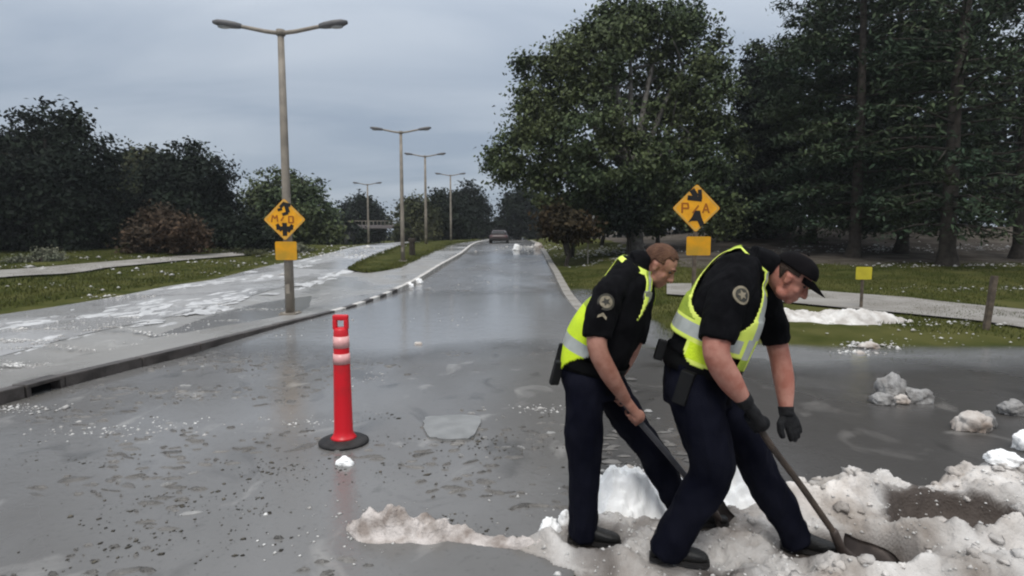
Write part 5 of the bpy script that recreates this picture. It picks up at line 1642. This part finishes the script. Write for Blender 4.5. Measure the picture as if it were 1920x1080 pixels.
# ---- capped officer, in front
D = 3.05
F2, N2 = yaw_axes(25)
pel = P(1306, 722, D)
hipN, hipF = pel + N2 * .105, pel - N2 * .105
shaft2 = [P(1394, 752, 2.84), P(1418, 790, 2.86), P(1444, 833, 2.885), P(1500, 908, 2.93), P(1547, 975, 2.97), P(1566, 1003, 2.985), P(1577, 1030, 3.0)]
ax2 = (shaft2[3] - shaft2[0]).normalized()
gripc2 = shaft2[1]
wrN = P(1396, 752, 2.80)
wrF = P(1474, 772, 3.20)
handN2 = lambda bm, inf: grip_hand(bm, wrN, gripc2, ax2, V3((-.35, -.75, .35)), .019, inf, 1)
handF2 = lambda bm, inf: open_hand(bm, wrF, P(1504, 838, 3.17) - wrF, P(1440, 830, 3.16) - P(1480, 800, 3.2), inf + .005, .10, .05)
solN, solF = .100, .075
off2 = dict(
    yaw=25, skin='skin_red', hair='hair_dark', cap=True, belt_t=.20,
    torso=[(P(1306, 752, D), .165, .165), (P(1314, 690, D), .175, .175), (P(1338, 628, D), .185, .190), (P(1362, 572, D), .205, .182), (P(1383, 522, D), .195, .140), (P(1404, 497, D), .135, .105), (P(1418, 484, D), .075, .080)],
    head=P(1482, 520, 3.02), head_f=V3((F2.x, F2.y, -.72)), head_k=1.02,
    arms=[dict(near=True, p=[P(1368, 548, 2.87), P(1352, 605, 2.80), P(1343, 662, 2.76), P(1368, 712, 2.78), wrN], r=[.074, .072, .063, .060, .036], sleeve=.40, sr=(.098, .098, .088), glove=True, hand=handN2),
          dict(near=False, p=[P(1428, 552, 3.22), P(1447, 610, 3.26), P(1460, 660, 3.27), P(1470, 715, 3.24), wrF], r=[.070, .066, .057, .055, .034], sleeve=.40, sr=(.092, .090, .082), glove=True, hand=handF2)],
    legs=[dict(near=True, p=[hipN, P(1322, 810, 2.92), P(1330, 888, 2.92), P(1290, 965, 2.95), P(1246, 1036, 2.99)], r=[.130, .128, .112, .100, .088], toe=P(1310, 1060, 2.95), sole=solN),
          dict(near=False, p=[hipF, P(1384, 805, 3.11), P(1424, 882, 3.12), P(1464, 955, 3.13), P(1492, 1016, 3.14)], r=[.125, .110, .098, .090, .080], toe=P(1555, 1040, 3.08), sole=solF)],
    pouches=[('radio_pouch', -75, (.06, .045, .11), .0), ('holster', -8, (.07, .06, .17), -.09), ('magazine_pouch', 40, (.05, .035, .09), .0)],
    vest_t0=.20, vest_fn=vest_front)
off2_root, T2, sh2, _, _ = officer('stocky officer in a black cap and lime vest shovelling in the foreground', off2)
A2 = off2['arms'][0]
pa = A2['p'][0].lerp(A2['p'][1], .25); pax = A2['p'][1] - A2['p'][0]
patch(sh2, 'shoulder_patch', pa, pax, V3((.22, -1, .1)), .104, .046, (MAT['patch_tan'], MAT['patch_dark']))

# ---- bareheaded officer, behind
D = 3.36
F1, N1 = yaw_axes(24)
pel = P(1116, 716, D)
hipN, hipF = pel + N1 * .095 - F1 * .03, pel - N1 * .095 + F1 * .02
shaft1 = [P(1156, 738, 3.26), P(1190, 780, 3.24), P(1240, 838, 3.27), P(1300, 910, 3.32), P(1334, 955, 3.36)]
ax1 = (shaft1[3] - shaft1[0]).normalized()
wr1 = P(1172, 748, 3.19)
wr1F = P(1140, 722, 3.33)
handN1 = lambda bm, inf: grip_hand(bm, wr1, shaft1[1], ax1, V3((-.25, -.8, .45)), .018, inf, 1)
c1F = shaft1[0] + ax1 * .02
handF1 = lambda bm, inf: grip_hand(bm, wr1F, c1F, ax1, V3((-.3, .7, .4)), .018, inf, -1)
sol1, sol1F = .045, .075
off1 = dict(
    yaw=24, skin='skin', hair='hair_red', belt_t=.20,
    torso=[(P(1114, 742, D), .155, .145), (P(1112, 690, D), .165, .162), (P(1134, 632, D), .178, .185), (P(1166, 580, D), .190, .165), (P(1180, 532, D), .180, .128), (P(1188, 507, D), .125, .098), (P(1197, 492, D), .070, .075)],
    head=P(1235, 497, 3.35), head_f=V3((F1.x, F1.y + .06, -.62)), head_k=.98,
    arms=[dict(near=True, p=[P(1138, 552, 3.18), P(1124, 605, 3.13), P(1120, 652, 3.10), P(1143, 702, 3.12), wr1], r=[.062, .060, .054, .050, .033], sleeve=.42, sr=(.086, .086, .076), hand=handN1),
          dict(near=False, p=[P(1196, 556, 3.53), P(1196, 605, 3.56), P(1186, 650, 3.54), P(1164, 690, 3.44), wr1F], r=[.058, .056, .050, .047, .032], sleeve=.44, sr=(.082, .080, .072), hand=handF1)],
    legs=[dict(near=True, p=[hipN, P(1093, 790, 3.24), P(1096, 860, 3.24), P(1092, 935, 3.26), P(1090, 1004, 3.28)], r=[.118, .108, .092, .086, .078], toe=P(1140, 1024, 3.25), sole=sol1),
          dict(near=False, p=[hipF, P(1182, 790, 3.43), P(1226, 858, 3.44), P(1262, 925, 3.45), P(1292, 985, 3.46)], r=[.115, .102, .088, .084, .076], toe=P(1345, 1005, 3.42), sole=sol1F)],
    pouches=[('radio_pouch', -100, (.07, .06, .13), -.02), ('holster', -60, (.06, .05, .14), -.06), ('magazine_pouch', 45, (.05, .03, .08), 0)],
    vest_t0=.12, vest_fn=vest_rear)
off1_root, T1, sh1, _, _ = officer('bareheaded officer with short reddish hair and lime vest behind the capped officer', off1)
A1 = off1['arms'][0]
pax = A1['p'][1] - A1['p'][0]
po, disc = patch(sh1, 'shoulder_patch', A1['p'][0].lerp(A1['p'][1], .40), pax, V3((-.10, -1, .1)), .090, .046, (MAT['patch_dark'], MAT['patch_tan']))
chev = [(-.024, .094), (.0, .077), (.024, .094), (.024, .080), (.0, .060), (-.024, .080)]
disc('sleeve_chevron', chev, MAT['patch_tan'], .004, sh1)
b0 = T1.at(.62, R(62), .012); bn = (b0 - T1.at(.62, R(62), -.05)).normalized(); bu = T1.fr[int(.62 * T1.n)][0]; bx = bu.cross(bn).normalized()
bm = bmesh.new()
shield = [(-.024, .030), (0, .038), (.024, .030), (.026, 0), (.016, -.026), (0, -.038), (-.016, -.026), (-.026, 0)]
f = [bm.verts.new(b0 + bx * x + bu * y + bn * .008) for x, y in shield]; q = [bm.verts.new(b0 + bx * x + bu * y - bn * .008) for x, y in shield]
bm.faces.new(f)
for i in range(8): bm.faces.new((f[i], q[i], q[(i + 1) % 8], f[(i + 1) % 8]))
bm_obj('chest_badge', bm, MAT['badge'], off1_root)

# ---- shovels: long shaft, collar, dished blade
def shovel(label, path, r, blade_dir, blade_up, mat, bl=.29, bw=.125):
    root = thing('shovel', label, 'shovel', path[0], 'shovels in the officers\' hands')
    o = path[0]
    A = spline([tuple(p - o) for p in path], 6)
    bm = bmesh.new(); add_tube(bm, A, r, 14); bm_obj('shaft', bm, mat, root, True)
    e = path[-1] - o; d0 = (path[-1] - path[-2]).normalized()
    bd = blade_dir.normalized(); bu = (blade_up - bd * blade_up.dot(bd)).normalized(); bs = bd.cross(bu)
    bm = bmesh.new(); add_tube(bm, [e - d0 * .12, e, e + (d0 + bd).normalized() * .04, e + (d0 + bd * 2).normalized() * .085], [r + .006, r + .008, r + .007, r * .8], 14); bm_obj('collar', bm, MAT['steel'], root, True)
    bm = bmesh.new()
    s0 = e + (d0 + bd).normalized() * .03
    rows = []
    for i in range(15):
        t = i / 14
        w_ = bw * np.interp(t, [0, .04, .12, .6, .82, .93, 1], [.62, .90, 1, 1, .78, .48, .06])
        row = []
        for j in range(13):
            u_ = (j / 12 * 2 - 1)
            z = .035 * u_ * u_ - .028 * math.sin(math.pi * min(1, t * 1.1)) + .010 * math.exp(-(u_ / .12) ** 2) * max(0, 1 - t * 1.6)
            row.append(bm.verts.new(s0 + bd * (t * bl) + bs * (u_ * w_) + bu * z))
        rows.append(row)
    for a_, b_ in zip(rows, rows[1:]):
        for j in range(12): bm.faces.new((a_[j], a_[j + 1], b_[j + 1], b_[j]))
    bmesh.ops.solidify(bm, geom=bm.faces[:], thickness=.004)
    bm_obj('blade', bm, MAT['steel'], root, True)
    return root
shovel('long dark shovel gripped by the capped officer, blade pushed into the hail', shaft2, .017, P(1668, 1052, 3.0) - P(1575, 1030, 3.0) + V3((0, -.03, -.01)), V3((-.1, -.35, 1)), MAT['shaft'])
shovel('grey handled shovel held by the bareheaded officer', shaft1, .0165, P(1362, 995, 3.38) - P(1334, 955, 3.36) + V3((.03, -.02, 0)), V3((-.2, -.4, 1)), MAT['shaft_grey'], .26, .11)

# ------------------------------------------------------------------ the trodden hail bank, shaped round the boots
for q, r_ in ((off2['legs'][0], .13), (off2['legs'][1], .13), (off1['legs'][0], .12), (off1['legs'][1], .12)):
    a_ = q['p'][-1]; t_ = q['toe']
    for k in (-.15, .35, .85): FEET.append((a_.x + (t_.x - a_.x) * k, a_.y + (t_.y - a_.y) * k, q['sole'], r_))
bt = P(1630, 1050, 3.0)
FEET.append((bt.x, bt.y, bt.z - .01, .20))
FEET.append((bt.x + .12, bt.y - .02, bt.z - .02, .12))
tag(heap('hail_bank', -.1, 4.4, 2.2, 4.25, .0125, bank_H, MAT['hail_bank'], tint=bank_t), 'broad dirty hail bank under the officers\' boots with a dug hollow at right', 'hail pile')

q = P(1878, 893, 3.78)
lump('hail_chunk', 'bright white hail chunk lying on top of the dirty bank at right', (q.x, q.y, float(bank_H(q.x, q.y)) + .03), (.10, .08, .055), MAT['hail_white'], 31, 'chunks of packed hail on the wet side road')

# broken crusts and clods heaped on the bank
g = np.random.default_rng(95)
bm = bmesh.new()
cx_ = g.uniform(.2, 3.9, 4000); cy_ = g.uniform(2.6, 3.95, 4000); ch_ = bank_H(cx_, cy_)
fd_ = np.min([np.hypot(cx_ - f[0], cy_ - f[1]) for f in FEET], axis=0)
ok_ = (ch_ > .03) & (g.random(4000) < .2 + 3.0 * np.maximum(0, ch_ - .06)) & (fd_ > .15)
NC = 130
for x, y, h in list(zip(cx_[ok_], cy_[ok_], ch_[ok_]))[:NC]:
    x, y, h = float(x), float(y), float(h)
    s_ = g.gamma(1.6, .0085) + .008
    r_ = bmesh.ops.create_icosphere(bm, subdivisions=2, radius=1)
    ax = Matrix.Rotation(g.uniform(0, 6.28), 3, 'Z'); sd3 = Vector(g.uniform(0, 50, 3)); fl = g.uniform(.5, .8)
    for v in r_['verts']:
        p = v.co.copy(); q = 1 + .75 * mnoise.noise(p * 1.6 + sd3) + .5 * mnoise.noise(p * 4 + sd3)
        p = ax @ Vector((p.x * 1.25, p.y, p.z * fl)) * q * s_
        v.co = p + Vector((x, y, .036 + float(ground_z(x, y)) + h + s_ * .08))
me = bpy.data.meshes.new('hail_clods'); bm.to_mesh(me); bm.free()
a = me.attributes.new('tint', 'FLOAT', 'FACE'); a.data.foreach_set('value', np.repeat(g.uniform(.3, .75, len(me.polygons) // 80), 80).astype(np.float32))
tag(mesh_obj('hail_clods', me, MAT['hail_bank'], smooth=True), 'broken clods of dirty hail heaped over the bank', 'hail', kind='stuff')

# loose grains on and round the bank
g = np.random.default_rng(91)
n = 3600
x = g.uniform(-.2, 4.2, n); y = g.uniform(2.3, 4.3, n)
h = bank_H(x, y)
k = (h > .01) | (g.random(n) < .10)
x, y, h = x[k], y[k], np.maximum(h[k], 0)
tag(grains('loose_hailstones', np.stack([x, y, ground_z(x, y) + .036 + h], -1), g.gamma(2, .0026, len(x)) + .002, MAT['hail_grain'], .75, 92), 'loose hailstones lying on the dirty bank and round its edge', 'hail')

# ------------------------------------------------------------------ thin damp haze
bm = bmesh.new()
add_box(bm, (0, 30, 10.5), (1000, 1000, 33.0))
hz = bm_obj('haze', bm, [], None)
m = bpy.data.materials.new('haze'); m.use_nodes = True
t = m.node_tree; t.nodes.clear()
o = t.nodes.new('ShaderNodeOutputMaterial'); v = t.nodes.new('ShaderNodeVolumePrincipled')
v.inputs['Color'].default_value = (.86, .89, .93, 1); v.inputs['Density'].default_value = .0005; v.inputs['Anisotropy'].default_value = .2
t.links.new(v.outputs[0], o.inputs['Volume'])
hz.data.materials.append(m)
hz['kind'] = 'stuff'; hz['label'] = 'thin damp haze over the road'; hz['category'] = 'haze'
